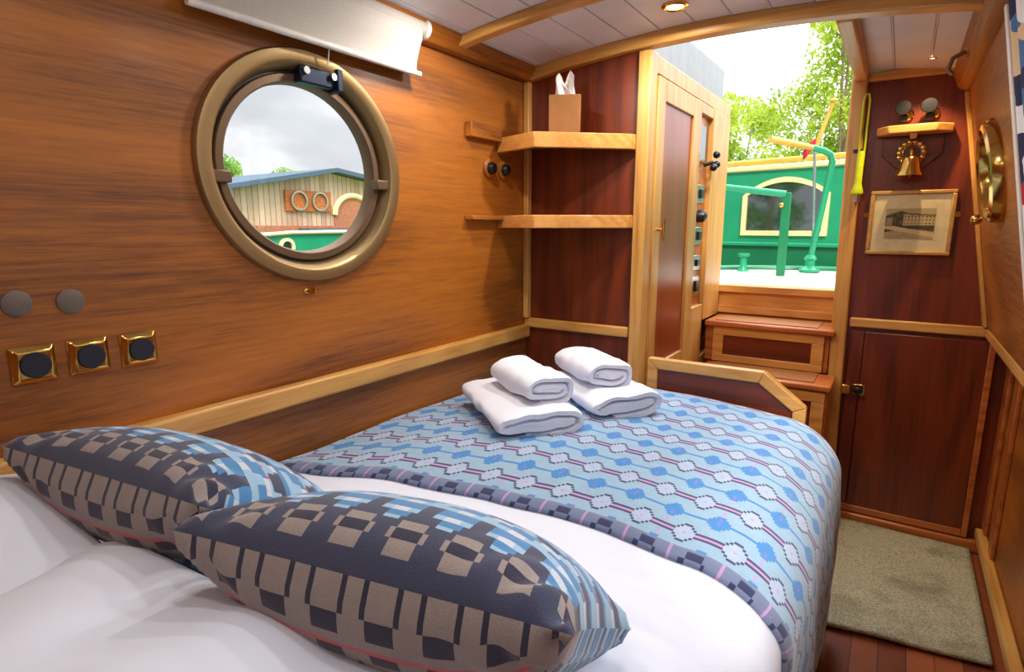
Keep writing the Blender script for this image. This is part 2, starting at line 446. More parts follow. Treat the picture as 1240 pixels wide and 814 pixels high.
# skirtings and lining of the opposite wall
struct(MB().box(.385, .42, YB, YR - .02, .075, .115).build('baseboard_right', 'oakY', bevel=.006))
l = MB(); l.box(.405, .42, YR - .09, YR - .001, .115, RAIL - .03); l.box(.405, .42, YR - .3, YR - .22, .115, RAIL - .03)
struct(l.build('trim_16', 'stepwood', bevel=.004))
l = MB(); l.box(.412, .42, 1.2, YR - .3, .8, RAIL - .03); l.box(.412, .42, 1.9, 1.98, .115, .8)
struct(l.build('trim_17', 'stepwood', bevel=.003))
struct(MB().box(-.15, .42, YR - .035, YR, 0, .055).build('baseboard_front', 'stepwood', bevel=.008))
st = MB(); lean(st, 1.885, 1.915, RAIL + .015, 1.88, .012, -.012)
struct(st.build('trim_18', 'white', bevel=.003))
st = MB(); lean(st, YR - .04, YR - .005, RAIL + .015, 1.86, .015, -.015)
struct(st.build('trim_19', 'oakZ', bevel=.003))

# ------------------------------------------------------------------ portholes and windows
p = sname('window_1'); p['label'] = 'round bronze porthole in the long wall'; p.location = (XL, PC[0], PC[1])
S = (PA, PB)
MB().lathe([(1.0, -.002), (1.0, .008), (.985, .014), (.90, .016), (.875, .012), (.825, -.022), (.825, -.05), (.9, -.05), (.9, -.002)], (XL, PC[0], PC[1]), 'X', 72, S, True).build('outer_frame', 'bronze', p)
MB().lathe([(.825, -.05), (.825, -.021), (.81, -.021), (.81, -.05)], (XL, PC[0], PC[1]), 'X', 72, S, True).build('rubber_seal', 'rubber', p)
MB().lathe([(.81, -.05), (.81, -.018), (.80, -.014), (.745, -.014), (.73, -.02), (.725, -.05)], (XL, PC[0], PC[1]), 'X', 72, S, True).build('inner_frame', 'bronze_dark', p)
MB().lathe([(.735, -.038), (.735, -.034)], (XL, PC[0], PC[1]), 'X', 72, S).build('glass_pane', 'glass', p)
def onring(t, f): return (PC[0] + PA * f * math.cos(math.radians(t)), PC[1] + PB * f * math.sin(math.radians(t)))
for t in (188, -6):
    y, z = onring(t, .82)
    MB().box(XL - .03, XL + .006, y - .028, y + .028, z - .014, z + .014).build('catch', 'bronze_dark', p, bevel=.004)
y, z = onring(83, .80)
h = MB().box(XL - .02, XL + .012, y - .055, y + .055, z - .02, z + .02).build('hinge', 'hinge', p, bevel=.004)
for dy in (-.042, .042):
    MB().lathe([(.009, 0), (.009, .022)], (XL, y + dy, z + .008), 'X', 14).build('screw', 'steel', h)
MB().box(XL - .02, XL + .024, y + .05, y + .068, z - .026, z + .03).build('hinge_lug', 'hinge', h, bevel=.003)

r = sname('window_2'); r['label'] = 'small round polished brass porthole ring in the leaning wall'; r.location = (xr(RZ), RY, RZ)
k = .177; nrm = Vector((-1, 0, -k)).normalized(); upv = Vector((-k, 0, 1)).normalized()
fr = ((0, 1, 0), tuple(upv), tuple(nrm))
MB().lathe([(1.0, -.01), (1.0, .012), (.96, .03), (.86, .036), (.76, .03), (.72, .012), (.72, -.05), (.95, -.05)], (xr(RZ), RY, RZ), 'X', 48, (RA + .012, RB + .012), True, fr).build('brass_ring', 'brass', r)
MB().lathe([(.74, -.045), (.74, -.04)], (xr(RZ), RY, RZ), 'X', 48, (RA + .012, RB + .012), False, fr).build('glass_pane', 'darkglass', r)
MB().ball((xr(RZ) - .034, RY, RZ - RB), .016, 12).build('knob', 'brass', r)
MB().ball((xr(RZ) - .034, RY - .02, RZ + RB), .014, 12).build('knob', 'brass', r)

q = sname('window_3'); q['label'] = 'side window behind the floral curtain'
f = MB()
lean(f, WY0 - .03, WY1 + .03, WZ0 - .03, WZ0, .03, -.012); lean(f, WY0 - .03, WY1 + .03, WZ1, WZ1 + .03, .03, -.012)
lean(f, WY0 - .03, WY0, WZ0, WZ1, .03, -.012); lean(f, WY1, WY1 + .03, WZ0, WZ1, .03, -.012)
f.build('window_frame', 'oakY', q, bevel=.003)
f = MB(); lean(f, WY0, WY1, WZ0, WZ1, .004, .02); f.build('glass_pane', 'glass', q)

# ------------------------------------------------------------------ roller blind
t = thing('roller_blind', 'cream roller blind rolled up above the bronze porthole', 'blind', (XL, 1.05, 1.93))
MB().tube([(XL + .04, .66, 1.925), (XL + .04, 1.395, 1.925)], .024, 24).build('roller', 'blind', t)
for y in (.655, 1.395):
    MB().lathe([(.027, -.006), (.029, 0), (.029, .008), (.024, .012)], (XL + .04, y, 1.925), 'Y', 24).build('end_cap', 'white', t)
pr = [(XL + .062, 1.918), (XL + .058, 1.89), (XL + .045, 1.86), (XL + .034, 1.83), (XL + .032, 1.81), (XL + .042, 1.795)]
f = MB(); n = len(pr)
vs = [(x, .69, z) for x, z in pr] + [(x, 1.372, z) for x, z in pr] + [(x - .003, .69, z) for x, z in pr] + [(x - .003, 1.372, z) for x, z in pr]
fs = []
for i in range(n - 1): fs += [(i, i + 1, n + i + 1, n + i), (2 * n + i, 3 * n + i, 3 * n + i + 1, 2 * n + i + 1)]
for i in range(n - 1): fs += [(i, 2 * n + i, 2 * n + i + 1, i + 1), (n + i, n + i + 1, 3 * n + i + 1, 3 * n + i)]
f.add(vs, fs).build('fabric', 'blind', t)
MB().tube([(XL + .043, .69, 1.795), (XL + .043, 1.374, 1.795)], .008, 12).build('bottom_bar', 'white', t)
MB().tube([(XL + .04, 1.045, 1.795), (XL + .03, 1.045, 1.75)], .0015, 6).build('pull_cord', 'white', t)

# ------------------------------------------------------------------ brass sockets, round covers, plaque
def socket(y, z, label):
    t = thing('brass_socket', label, 'socket', (XL, y, z), group='square brass socket plates on the long wall')
    h = .034
    pl = MB(); ring0 = [(-h, -h), (h, -h), (h, h), (-h, h)]
    vs = [(0, a, b) for a, b in ring0] + [(.004, a, b) for a, b in ring0] + [(.012, a * .72, b * .72) for a, b in ring0]
    fs = [(0, 1, 2, 3), (8, 9, 10, 11)] + [(i, (i + 1) % 4, 4 + (i + 1) % 4, 4 + i) for i in range(4)] + [(4 + i, 4 + (i + 1) % 4, 8 + (i + 1) % 4, 8 + i) for i in range(4)]
    pl.add(vs, fs).build('plate', 'brass', t, local=True, bevel=.0025)
    MB().lathe([(.0235, .011), (.0235, .016), (.022, .018)], (0, 0, 0), 'X', 32).build('cover', 'navyblack', t, local=True)
    return t
s1 = socket(.369, 1.107, 'square brass socket with round black cover, closest to the pillows')
dup(s1, (XL, .456, 1.107), 'square brass socket with round black cover, middle of the row of three')
dup(s1, (XL, .545, 1.105), 'square brass socket with round black cover, closest to the porthole')
d1 = tag(MB().lathe([(.0225, 0), (.0225, .003), (.021, .004)], (XL, .359, 1.218), 'X', 32).build('round_cover', 'grey', loc=(XL, .359, 1.218)), 'dull round cover plate on the long wall, farther from the porthole', 'cover plate', 'round cover plates above the sockets')
d2 = d1.copy(); COL.objects.link(d2); d2.location = (XL, .439, 1.214); d2['label'] = 'dull round cover plate on the long wall, nearer to the porthole'
tag(MB().lathe([(1, 0), (1, .003), (.8, .005)], (XL, .972, 1.186), 'X', 28, (.022, .009)).build('oval_plaque', 'brass', loc=(XL, .972, 1.186)), 'tiny oval brass plaque on the wall just below the porthole', 'plaque')
for y, w_ in ((1.775, 'farther from the corner'), (1.865, 'closer to the corner')):
    t = thing('wall_switch', 'black domed switch on a round wooden base, ' + w_, 'switch', (XL, y, 1.56), group='pair of round switches between the corner shelves')
    MB().lathe([(.034, 0), (.034, .008), (.028, .012)], (XL, y, 1.56), 'X', 24).build('base', 'honeyZ', t)
    MB().lathe([(.022, .011), (.022, .02), (.017, .03), (.008, .034)], (XL, y, 1.56), 'X', 24).build('dome', 'black', t)

# ------------------------------------------------------------------ corner shelves and tissue box
FRONT = [(XL + .001, 1.83), (-1.08, 1.765), (-.825, 2.0), (-.812, 2.036)]
def shelf(z, h, label, wing):
    t = thing('corner_shelf', label, 'shelf', (XL, YL, z), group='oak corner shelves')
    poly = FRONT + [(XL + .001, YL - .002)]
    c = Vector((-1.1, 1.95))
    inner = [(c.x + (x - c.x) * .95, c.y + (y - c.y) * .95) for x, y in FRONT]
    MB().prism([(x, y, z - .022) for x, y in [(XL + .002, 1.855)] + inner[1:3] + [(-.83, YL - .003), (XL + .002, YL - .003)]], (0, 0, .012)).build('board', 'honeyX', t)
    e = MB()
    for (a, b) in zip(FRONT[:-1], FRONT[1:]):
        a_, b_ = Vector(a), Vector(b); d = (b_ - a_).normalized(); nn = Vector((-d.y, d.x)) * .02
        e.prism([(a_.x, a_.y, z - h), (b_.x, b_.y, z - h), (b_.x + nn.x, b_.y + nn.y, z - h), (a_.x + nn.x, a_.y + nn.y, z - h)], (0, 0, h))
    e.build('edging', 'shelfoak', t, bevel=.003)
    wing(t); return t
def wing_a(t): MB().box(XL + .001, XL + .03, 1.64, 1.825, 1.655, 1.705).build('side_rail', 'honeyY', t, bevel=.003)
def wing_b(t): MB().box(XL + .001, XL + .04, 1.63, 1.825, 1.375, 1.39).build('side_rail', 'honeyY', t, bevel=.003)
shelf(1.672, .052, 'upper oak corner shelf with the tissue box on it', wing_a)
shelf(1.392, .046, 'lower oak corner shelf, empty, under the tissue box shelf', wing_b)
t = thing('tissue_box', 'brown tissue box on the upper corner shelf', 'tissue box', (-1.035, 1.9, 1.6725), (0, 0, math.radians(28)))
MB().box(-.055, .055, -.055, .055, 0, .125).build('carton', 'card', t, local=True, bevel=.002)
ts = MB()
for k, (tw, tilt) in enumerate(((0, -.35), (.7, .3))):
    n = 8; vs = []
    for i in range(n + 1):
        for j in range(6):
            a, b = i / n - .5, j / 5
            vs.append((a * .075 * (1 - .75 * b * abs(a) * 2) + tilt * .06 * b, .02 * math.sin(a * 7 + k * 2) * (1 - b * .4) + (k - .5) * .02, .12 + b * (.1 if k else .085) * (1 - abs(a) * .9)))
    fs = [(i * 6 + j, i * 6 + j + 1, (i + 1) * 6 + j + 1, (i + 1) * 6 + j) for i in range(n) for j in range(5)]
    ts.add(vs, fs)
o = ts.build('tissue', 'tissue', t, local=True); sm = o.modifiers.new('Solidify', 'SOLIDIFY'); sm.thickness = .0015

# ------------------------------------------------------------------ tall cabinet by the doorway
t = thing('tall_cabinet', 'tall oak cabinet with long mahogany door beside the steps', 'cabinet', (XC, 2.6, 0))
b = MB(); b.box(XC - .04, XC + .006, YL - .02, YL + .05, 0, 1.945); b.build('corner_post', 'oakZ', t, bevel=.004)
f = MB()
f.box(XC - .03, XC, YL + .05, YD, 1.885, 1.945); f.box(XC - .03, XC, YL + .05, 2.66, 0, .72)
f.box(XC - .03, XC, 2.6, 2.67, .72, 1.885); f.box(XC - .03, XC, 2.67, 2.86, .72, .98); f.box(XC - .03, XC, 2.67, 2.86, 1.84, 1.885)
f.box(XC - .06, XC + .004, 2.86, YD, .9, 1.885); f.box(XC - .03, XC, 2.67, YD, 0, .72)
f.build('face_frame', 'oakZ', t, bevel=.003)
bb = MB(); bb.box(XC - .5, XC - .46, YL + .035, YD - .01, 0, 1.94); bb.box(XC - .5, XC - .03, YD - .03, YD - .001, 0, 1.94); bb.box(XC - .5, XC - .03, YL + .035, YD, 1.9, 1.93)
bb.build('carcass', 'honeyZ', t)
d0, d1_, e0, e1 = 2.095, 2.595, .735, 1.875
d = MB(); fw = .075
d.box(XC - .008, XC + .012, d0, d0 + fw, e0, e1); d.box(XC - .008, XC + .012, d1_ - fw, d1_, e0, e1)
d.box(XC - .008, XC + .012, d0 + fw, d1_ - fw, e0, e0 + fw); d.box(XC - .008, XC + .012, d0 + fw, d1_ - fw, e1 - fw, e1)
dr = d.build('door', 'oakZ', t, bevel=.003)
MB().box(XC - .006, XC + .003, d0 + fw - .005, d1_ - fw + .005, e0 + fw - .005, e1 - fw + .005).build('door_panel', 'doorpanel', dr)
h = MB(); h.tube([(XC + .01, 2.135, 1.34), (XC + .035, 2.135, 1.34)], .006, 10); h.tube([(XC + .035, 2.135, 1.30), (XC + .035, 2.135, 1.38)], .006, 10)
h.build('door_handle', 'brass', dr)
sp = MB().box(XC - .03, XC - .02, 2.67, 2.86, .98, 1.84).build('switch_board', 'stepwood', t)
MB().box(XC - .02, XC - .014, 2.70, 2.83, 1.64, 1.8).build('glass_panel', 'darkglass', sp, bevel=.002)
MB().lathe([(.03, 0), (.03, .02), (.024, .034), (.01, .04)], (XC - .02, 2.765, 1.40), 'X', 24).build('dial', 'black', sp)
for z0, z1 in ((1.46, 1.54), (1.27, 1.35), (1.15, 1.22), (1.03, 1.12)):
    pl = MB().box(XC - .02, XC - .013, 2.71, 2.825, z0, z1).build('switch_plate', 'steel', sp, bevel=.002)
    MB().box(XC - .013, XC - .004, 2.745, 2.79, z0 + .02, z1 - .02).build('rocker', 'black', pl, bevel=.002)
t = thing('hand_spotlight', 'small black twin-headed fitting on the cabinet switch board', 'lamp', (XC - .012, 2.79, 1.64))
MB().tube([(XC - .014, 2.79, 1.63), (XC + .03, 2.79, 1.64)], .009, 10).build('arm', 'black', t)
for dz, dy in ((.03, .02), (-.012, .03), (-.03, -.02)): MB().ball((XC + .036, 2.79 + dy, 1.645 + dz), .017, 12).build('knob', 'black', t)

# ------------------------------------------------------------------ steps and footboard
t = thing('upper_step', 'upper wooden step box with mahogany panel under the doorway', 'step', (-.49, 3.0, 0))
xa, xb = XC + .012, -.216
b = MB(); b.box(xa, xb, 2.9, 2.925, .70, .872); b.box(xa, xb, 2.925, YD - .012, .0, .872); b.build('box', 'stepwood', t, bevel=.002)
b = MB(); b.box(xa, xb + .02, 2.868, YD - .012, .872, .90); b.build('tread', 'stepwood', t, bevel=.008)
MB().box(xa + .05, xb - .05, 2.90, YD - .06, .90, .9035).build('grip_mat', 'card', t)
b = MB(); b.box(xa + .04, xb - .02, 2.885, 2.899, .70, .735); b.box(xa + .04, xb - .02, 2.885, 2.899, .83, .872); b.box(xa + .04, xa + .09, 2.885, 2.899, .735, .83); b.box(xb - .07, xb - .02, 2.885, 2.899, .735, .83)
b.build('front_frame', 'shelfoak', t, bevel=.003)
MB().box(xa + .09, xb - .07, 2.893, 2.899, .735, .83).build('front_panel', 'mahogX', t)
t = thing('lower_step', 'lower wooden step with woven mat, partly behind the bed', 'step', (-.45, 2.8, 0))
xa2, xb2 = -.74, -.175
MB().box(xa2, xb2 - .012, 2.68, 2.896, 0, .67).build('box', 'stepwood', t, bevel=.002)
MB().box(xa2, xb2, 2.655, 2.882, .67, .698).build('tread', 'stepwood', t, bevel=.008)
MB().box(xa2 + .05, xb2 - .07, 2.69, 2.87, .698, .702).build('grip_mat', 'card', t)
b = MB(); b.box(xa2 + .03, xb2 - .02, 2.667, 2.679, .62, .665); b.box(xa2 + .03, xb2 - .02, 2.667, 2.679, .1, .16); b.box(xb2 - .07, xb2 - .02, 2.667, 2.679, .16, .62); b.box(xa2 + .03, xa2 + .08, 2.667, 2.679, .16, .62)
b.build('front_frame', 'shelfoak', t, bevel=.003)
MB().box(xa2 + .08, xb2 - .07, 2.674, 2.679, .16, .62).build('front_panel', 'mahogX', t)

t = thing('footboard', 'oak framed footboard with cut corner at the end of the bed', 'footboard', (-.5, 2.06, 0))
P0 = [(-.745, .0), (-.745, .868), (-.335, .868), (-.2, .765), (-.2, 0)]
P1 = [(-.705, .0), (-.705, .828), (-.352, .828), (-.24, .745), (-.24, 0)]
b = MB()
for i in range(4): b.prism([(P0[i][0], 2.045, P0[i][1]), (P0[i + 1][0], 2.045, P0[i + 1][1]), (P1[i + 1][0], 2.045, P1[i + 1][1]), (P1[i][0], 2.045, P1[i][1])], (0, .035, 0))
b.build('frame', 'oakX', t, bevel=.004)
MB().prism([(x, 2.055, z) for x, z in P1], (0, .015, 0)).build('panel', 'mahogX', t)

# ------------------------------------------------------------------ bed, duvet, blanket
BT = .735
def hull(s):   # arc length across the bed from the long wall, then down the open side -> (x, z, nx, nz)
    L = .985; a, b = .185, .15
    if s < L:
        u = s / L; return XL + .012 + s, BT + .035 * math.sin(PI * min(1, u * .9 + .05)) ** 1 , 0, 1
    zt = BT + .035 * math.sin(PI * .95)
    arc = .27
    if s < L + arc:
        t = (s - L) / arc * PI / 2
        return XL + .012 + L + a * math.sin(t), zt - b * (1 - math.cos(t)), math.sin(t), math.cos(t)
    d = s - L - arc
    return XL + .012 + L + a + .012 * math.sin(d * 6), zt - b - d, 1, 0
def bump_h(x, y): return noise.noise(Vector((x * 3.1, y * 3.1, 1.3))) * .008 + noise.noise(Vector((x * 9, y * 7, 5))) * .0035
def sheet_pt(s, y, off):
    x, z, nx, nz = hull(s)
    d = off + bump_h(s, y) * (1 if s < 1.1 else .8)
    if y > 1.9: z -= (y - 1.9) ** 2 * 1.5
    if s > 1.2:   # soft vertical folds on the hanging side
        d += .009 * math.sin(y * 15 + 1) * min(1, (s - 1.2) * 3)
    return (x + nx * d, y, z + nz * d)
t = thing('bed', 'double bed platform with white mattress along the porthole wall', 'bed', (-.66, 1.0, 0))
MB().box(XL + .01, -.14, YB + .05, 2.03, 0, .42).build('base', 'honeyY', t, bevel=.01)
MB().box(XL + .012, -.12, YB + .06, 2.03, .42, .69).build('mattress', 'linen', t, bevel=.05, seg=4)
def cloth_grid(name, mat, S, Y, off, thick, parent=None, wrinkle=None):
    vs = []
    for i, s in enumerate(S):
        for j, y in enumerate(Y):
            yy = y(s) if callable(y) else y
            p = sheet_pt(s, yy, off)
            if wrinkle: 
                w_ = wrinkle(s, yy); _, _, nx, nz = hull(s); p = (p[0] + nx * w_, p[1], p[2] + nz * w_)
            vs.append(p)
    m = len(Y)
    fs = [(i * m + j, (i + 1) * m + j, (i + 1) * m + j + 1, i * m + j + 1) for i in range(len(S) - 1) for j in range(m - 1)]
    me = bpy.data.meshes.new(name); me.from_pydata(vs, [], fs)
    me.polygons.foreach_set('use_smooth', [True] * len(fs)); me.materials.append(M[mat])
    o = bpy.data.objects.new(name, me); COL.objects.link(o)
    sd = o.modifiers.new('Solidify', 'SOLIDIFY'); sd.thickness = thick; sd.offset = -1
    return o, fs
def edge_y(s):   # the near edge of the blanket is slightly bowed
    pts = [(0, .80), (.1, .835), (.35, .90), (.6, .945), (.85, .98), (1.0, .98), (1.15, .985), (1.3, 1.03), (1.76, 1.1)]
    for (a, p_), (b, q_) in zip(pts[:-1], pts[1:]):
        if s <= b: 
            k = (s - a) / (b - a); k = k * k * (3 - 2 * k) * .5 + k * .5
            return p_ + (q_ - p_) * k
    return 1.1
def wr(s, y):
    f_ = min(1, max(0, (edge_y(s) - .04 - y) / .12))
    if f_ <= 0: return 0
    d = noise.noise(Vector((s * 5 + y * 7, y * 16 - s * 5, 3)))
    return f_ * .012 * (1 - abs(d) * 2.2) * min(1, max(0, (y - .3) * 3)) + f_ * .004 * noise.noise(Vector((s * 14, y * 20, 8)))
Sd = [i * .0165 for i in range(int(1.76 / .0165) + 1)]; Yd = [-.2 + i * .0165 for i in range(int(2.21 / .0165))]
o, _ = cloth_grid('duvet', 'linen', Sd, Yd, .0, .03, wrinkle=wr)
tag(o, 'white cotton duvet on the bed, bare between cushions and blanket', 'duvet')

# woven pattern of the blanket: cells of 7 mm
CB, CY = .0055, .0094
C = {'.': rgb(140, 172, 198), 'B': rgb(52, 128, 194), 'N': rgb(48, 54, 94), 'P': rgb(182, 142, 194), 'W': rgb(160, 178, 206), 'G': rgb(112, 124, 156), 'V': rgb(118, 116, 192)}
def blanket_cell(i, j):
    if j < 4: 
        c = i % 16
        if j in (1, 2) and c in (5, 6, 7, 8, 9): return 'N'
        if j == 0 and c in (3, 4, 10): return 'N'
        if c == 15: return 'P'
        return 'G'
    j -= 4
    c = (i + 8) % 16; di = min(c, 16 - c); r = (j + 3) % 18; rr = min(r, 18 - r); alt = ((i + 8) // 16 + (j + 3) // 18) % 2
    if rr == 0: return 'V' if (alt and di == 0) else 'B'
    if rr <= 3 and di <= (3, 3, 2, 1)[rr]: return 'V' if (alt and di == 0 and rr < 3) else 'B'
    d = abs(r - 9)
    if d == 0: return 'P' if di <= 4 else ('P' if i % 4 == 0 else 'W')
    if d == 1 and di <= 4: return 'N'
    if d == 2 and di in (5,): return 'N'
    if d == 3 and di in (6,): return 'N'
    if d == 4 and di in (7, 8): return 'N'
    if (d == 1 and di > 4) or (d == 2 and di > 5) or (d == 3 and di > 6): return 'W'
    if di == 0 and rr in (5, 6): return 'P' if alt else '.'
    return '.'
Sb = [i * CB for i in range(int(1.74 / CB))]
nj = int(1.2 / CY)
def mkY(j):
    def f(s):
        e = edge_y(s); return e + (2.035 - e) * (j / (nj - 1)) if True else 0
    return f
Yb = [mkY(j) for j in range(nj)]
def roll_edge(s, y):
    d = (y - edge_y(s)) / .03
    return -.012 * (1 - d) ** 2 if d < 1 else 0
o, fs = cloth_grid('blanket', 'wool', Sb, Yb, .016, .014, wrinkle=roll_edge)
ca = o.data.color_attributes.new('weave', 'FLOAT_COLOR', 'CORNER')
cols = []
m = nj - 1
for fi in range(len(fs)):
    i, j = divmod(fi, m); c_ = C[blanket_cell(i, j)]; cols += list(c_) * 4
ca.data.foreach_set('color', cols)
tag(o, 'blue woven wool blanket with diamonds spread over the bed', 'blanket')

# ------------------------------------------------------------------ pillows and cushions
def puff(name, a, b, T, n, mat, cell=None, pinch=.1, p=2.6, sag=None, wr_=0.0, seed=0):
    """two bulging faces joined along a seam"""
    vs = []; fs = []; col = []
    idx = {}
    def pt(i, j, side):
        u, v = 2 * i / n - 1, 2 * j / n - 1
        x = a * u * (1 - pinch * (1 - u * u) * 0 - pinch * (1 - abs(v) ** 2) * abs(u) ** 2 * .9)
        y = b * v * (1 - pinch * (1 - abs(u) ** 2) * abs(v) ** 2 * .9)
        e = max(0.0, (1 - abs(u) ** p) * (1 - abs(v) ** p)) ** .5
        z = side * T * e
        if wr_: z += wr_ * e * noise.noise(Vector((x * 7 + seed, y * 7, side)))
        # pleats running into the corners
        cr = abs(u * v) ** 3
        z += side * .012 * cr * math.sin((u - v) * 26) * (e > 0)
        if sag: z += sag(u, v)
        return (x, y, z)
    for side in (1, -1):
        for i in range(n + 1):
            for j in range(n + 1):
                if side == -1 and (i in (0, n) or j in (0, n)): idx[(side, i, j)] = idx[(1, i, j)]; continue
                idx[(side, i, j)] = len(vs); vs.append(pt(i, j, side))
        for i in range(n):
            for j in range(n):
                q = [idx[(side, i, j)], idx[(side, i + 1, j)], idx[(side, i + 1, j + 1)], idx[(side, i, j + 1)]]
                fs.append(tuple(q if side == 1 else q[::-1])); col.append(cell(i, j, side) if cell else None)
    me = bpy.data.meshes.new(name); me.from_pydata(vs, [], fs); me.materials.append(M[mat])
    me.polygons.foreach_set('use_smooth', [True] * len(fs))
    if cell:
        ca = me.color_attributes.new('weave', 'FLOAT_COLOR', 'CORNER'); c = []
        for q in col: c += list(q) * 4
        ca.data.foreach_set('color', c)
    o = bpy.data.objects.new(name, me); COL.objects.link(o); return o
o = puff('pillow', .37, .26, .125, 40, 'linen', pinch=.12, wr_=.03, seed=3)
o.location = (-.575, .150, .822); o.rotation_euler = (math.radians(4), math.radians(3), math.radians(8))
tag(o, 'plump white pillow in front of the two blue cushions', 'pillow', 'white pillows at the bed head')
o = puff('pillow', .235, .24, .12, 40, 'linen', pinch=.12, wr_=.02, seed=9)
o.location = (-1.045, .12, .84); o.rotation_euler = (math.radians(8), math.radians(6), math.radians(-4))
tag(o, 'white pillow against the long wall below the brass sockets', 'pillow', 'white pillows at the bed head')

K = {'T': rgb(152, 140, 136), 'N': rgb(44, 42, 66), 'C': rgb(60, 64, 90), 'P': rgb(206, 92, 104), 'B': rgb(70, 132, 184), 'L': rgb(150, 186, 214), 'W': rgb(204, 206, 216)}
NC = 72
def cushion_cell(shift):
    def f(i, j, side):
        v = j if side == 1 else -j          # distance from the seam of the near edge
        c = (i + shift) % 10
        if side == -1:
            r = j
            if r < 2: return K['N'] if c in (5, 9) else K['T']
            if r < 5: return K['N'] if c in (0, 1, 2, 3, 4) else K['T']
            if r < 7: return K['T']
            if r == 7: return K['P']
            if r < 11: return K['N'] if c in (0, 1, 2, 3, 4) else K['T']
            if r < 13: return K['N'] if c == 7 else K['T']
            if r < 16: return K['N'] if c in (5, 6, 7, 8, 9) else K['T']
            r2 = (r - 16) % 14
            return K['B'] if r2 > 8 else (K['L'] if (c + r2) % 6 < 3 else K['C'])
        r = j
        if r < 1: return K['C']
        if r < 3: return K['T'] if c in (0, 1, 2, 3, 4) else K['C']
        if r < 5: return K['N'] if c in (0, 1, 2, 3, 4) else (K['T'] if c in (5, 9) else K['C'])
        if r < 7: return K['T'] if c in (0, 1, 2, 3, 4) else K['C']
        if r < 8: return K['C'] if c not in (6, 7, 8) else K['L']
        if r < 10: return K['C'] if c < 6 else K['B']
        if r < 12: return K['W'] if c in (6, 7, 8) else (K['C'] if c in (1, 2, 3) else K['L'])
        if r < 16: return K['C'] if c in (1, 2, 3) else K['B']
        if r < 19: return K['W'] if c in (6, 7, 8) else K['L']
        r2 = (r - 19) % 16
        if r2 < 3: return K['B'] if c > 2 else K['L']
        if r2 < 5: return K['W'] if c in (1, 2, 3, 4) else K['B']
        if r2 < 6: return K['P'] if c in (0, 6) else K['L']
        if r2 < 9: return K['L'] if c in (4, 5, 6, 7, 8) else K['C']
        if r2 < 11: return K['W'] if c in (5, 6, 7) else K['C']
        if r2 < 13: return K['B']
        return K['L'] if c % 6 < 4 else K['B']
    return f
o = puff('cushion', .235, .195, .1, NC, 'wool', cushion_cell(0), pinch=.08, p=2.4)
o.location = (-.455, .49, .905); o.rotation_euler = (math.radians(-35), 0, math.radians(12))
tag(o, 'blue and charcoal woven wool cushion nearer to the open bed side', 'cushion', 'woven wool cushions leaning on the pillows')
o = puff('cushion', .235, .195, .1, NC, 'wool', cushion_cell(5), pinch=.08, p=2.4)
o.location = (-.93, .46, .900); o.rotation_euler = (math.radians(-36), 0, math.radians(8))
tag(o, 'blue and charcoal woven wool cushion against the long wall', 'cushion', 'woven wool cushions leaning on the pillows')

# ------------------------------------------------------------------ towels
def towel(name, L, a, b, turns, th, seed, name_fn=None):
    """a strip coiled to a flattened spiral and swept along its length"""
    n = int(46 * turns); path = []
    for i in range(n + 1):
        t = i / n; ang = -PI * .55 + 2 * PI * turns * t; ins = th * 1.0 * turns * t
        at, bt = a - ins, max(b - ins, th * .35)
        ca_, sa = math.cos(ang), math.sin(ang)
        ex = .7
        path.append(Vector((at * math.copysign(abs(ca_) ** ex, ca_), bt * math.copysign(abs(sa) ** ex, sa) + b)))
    def off(i, d):
        q = (path[min(i + 1, n)] - path[max(i - 1, 0)]); q.normalize(); return path[i] + Vector((-q.y, q.x)) * d
    loop = [off(i, -th * .0) for i in range(n + 1)] + [off(i, th * .93) for i in range(n, -1, -1)]
    m = len(loop); segs = 22; mb = MB(); vs = []
    mid = [off(i, th * .46) for i in range(n + 1)]; mid = mid + mid[::-1]
    for k in range(segs + 1):
        y = -L / 2 + L * k / segs
        e = min(k, segs - k) / segs; sh = 1 - .45 * max(0, 1 - e / .05) ** 2
        for q, (p_, c) in enumerate(zip(loop, mid)):
            w_ = c + (p_ - c) * sh
            nz = noise.noise(Vector((w_.x * 16 + seed, y * 16, w_.y * 16))) * .008 + noise.noise(Vector((w_.x * 60, y * 60, w_.y * 60 + seed))) * .0016
            vs.append((w_.x + nz * .5, y + nz + .008 * noise.noise(Vector((w_.x * 12, w_.y * 12 + seed, 2))), max(0, w_.y + nz)))
    fs = [(k * m + i, k * m + (i + 1) % m, (k + 1) * m + (i + 1) % m, (k + 1) * m + i) for k in range(segs) for i in range(m)]
    h = n + 1
    for k in (0, segs):
        for i in range(n): fs.append((k * m + i, k * m + i + 1, k * m + m - 2 - i, k * m + m - 1 - i))
    mb.add(vs, fs); return mb.build(name, 'terry', local=True)
TA = math.radians(52)   # the towels' long axis
def put(o, x, y, z, rz, label, group=None):
    o.location = (x, y, z); o.rotation_euler = (0, 0, rz); tag(o, label, 'towel', group)
G1, G2 = 'folded white bath towels', 'rolled white hand towels'
put(towel('folded_towel', .42, .142, .05, 1.75, .025, 1), -.93, 1.425, .77, TA, 'folded white bath towel lying closest to the pillows', G1)
put(towel('folded_towel', .36, .135, .05, 1.75, .025, 5), -.78, 1.70, .77, TA, 'folded white bath towel lying closest to the footboard', G1)
put(towel('rolled_towel', .27, .088, .053, 2.2, .021, 9), -.90, 1.45, .84, TA + .12, 'rolled white hand towel on the bath towel closest to the pillows', G2)
put(towel('rolled_towel', .27, .09, .052, 2.2, .021, 12), -.82, 1.71, .84, TA + .02, 'rolled white hand towel on the bath towel closest to the footboard', G2)

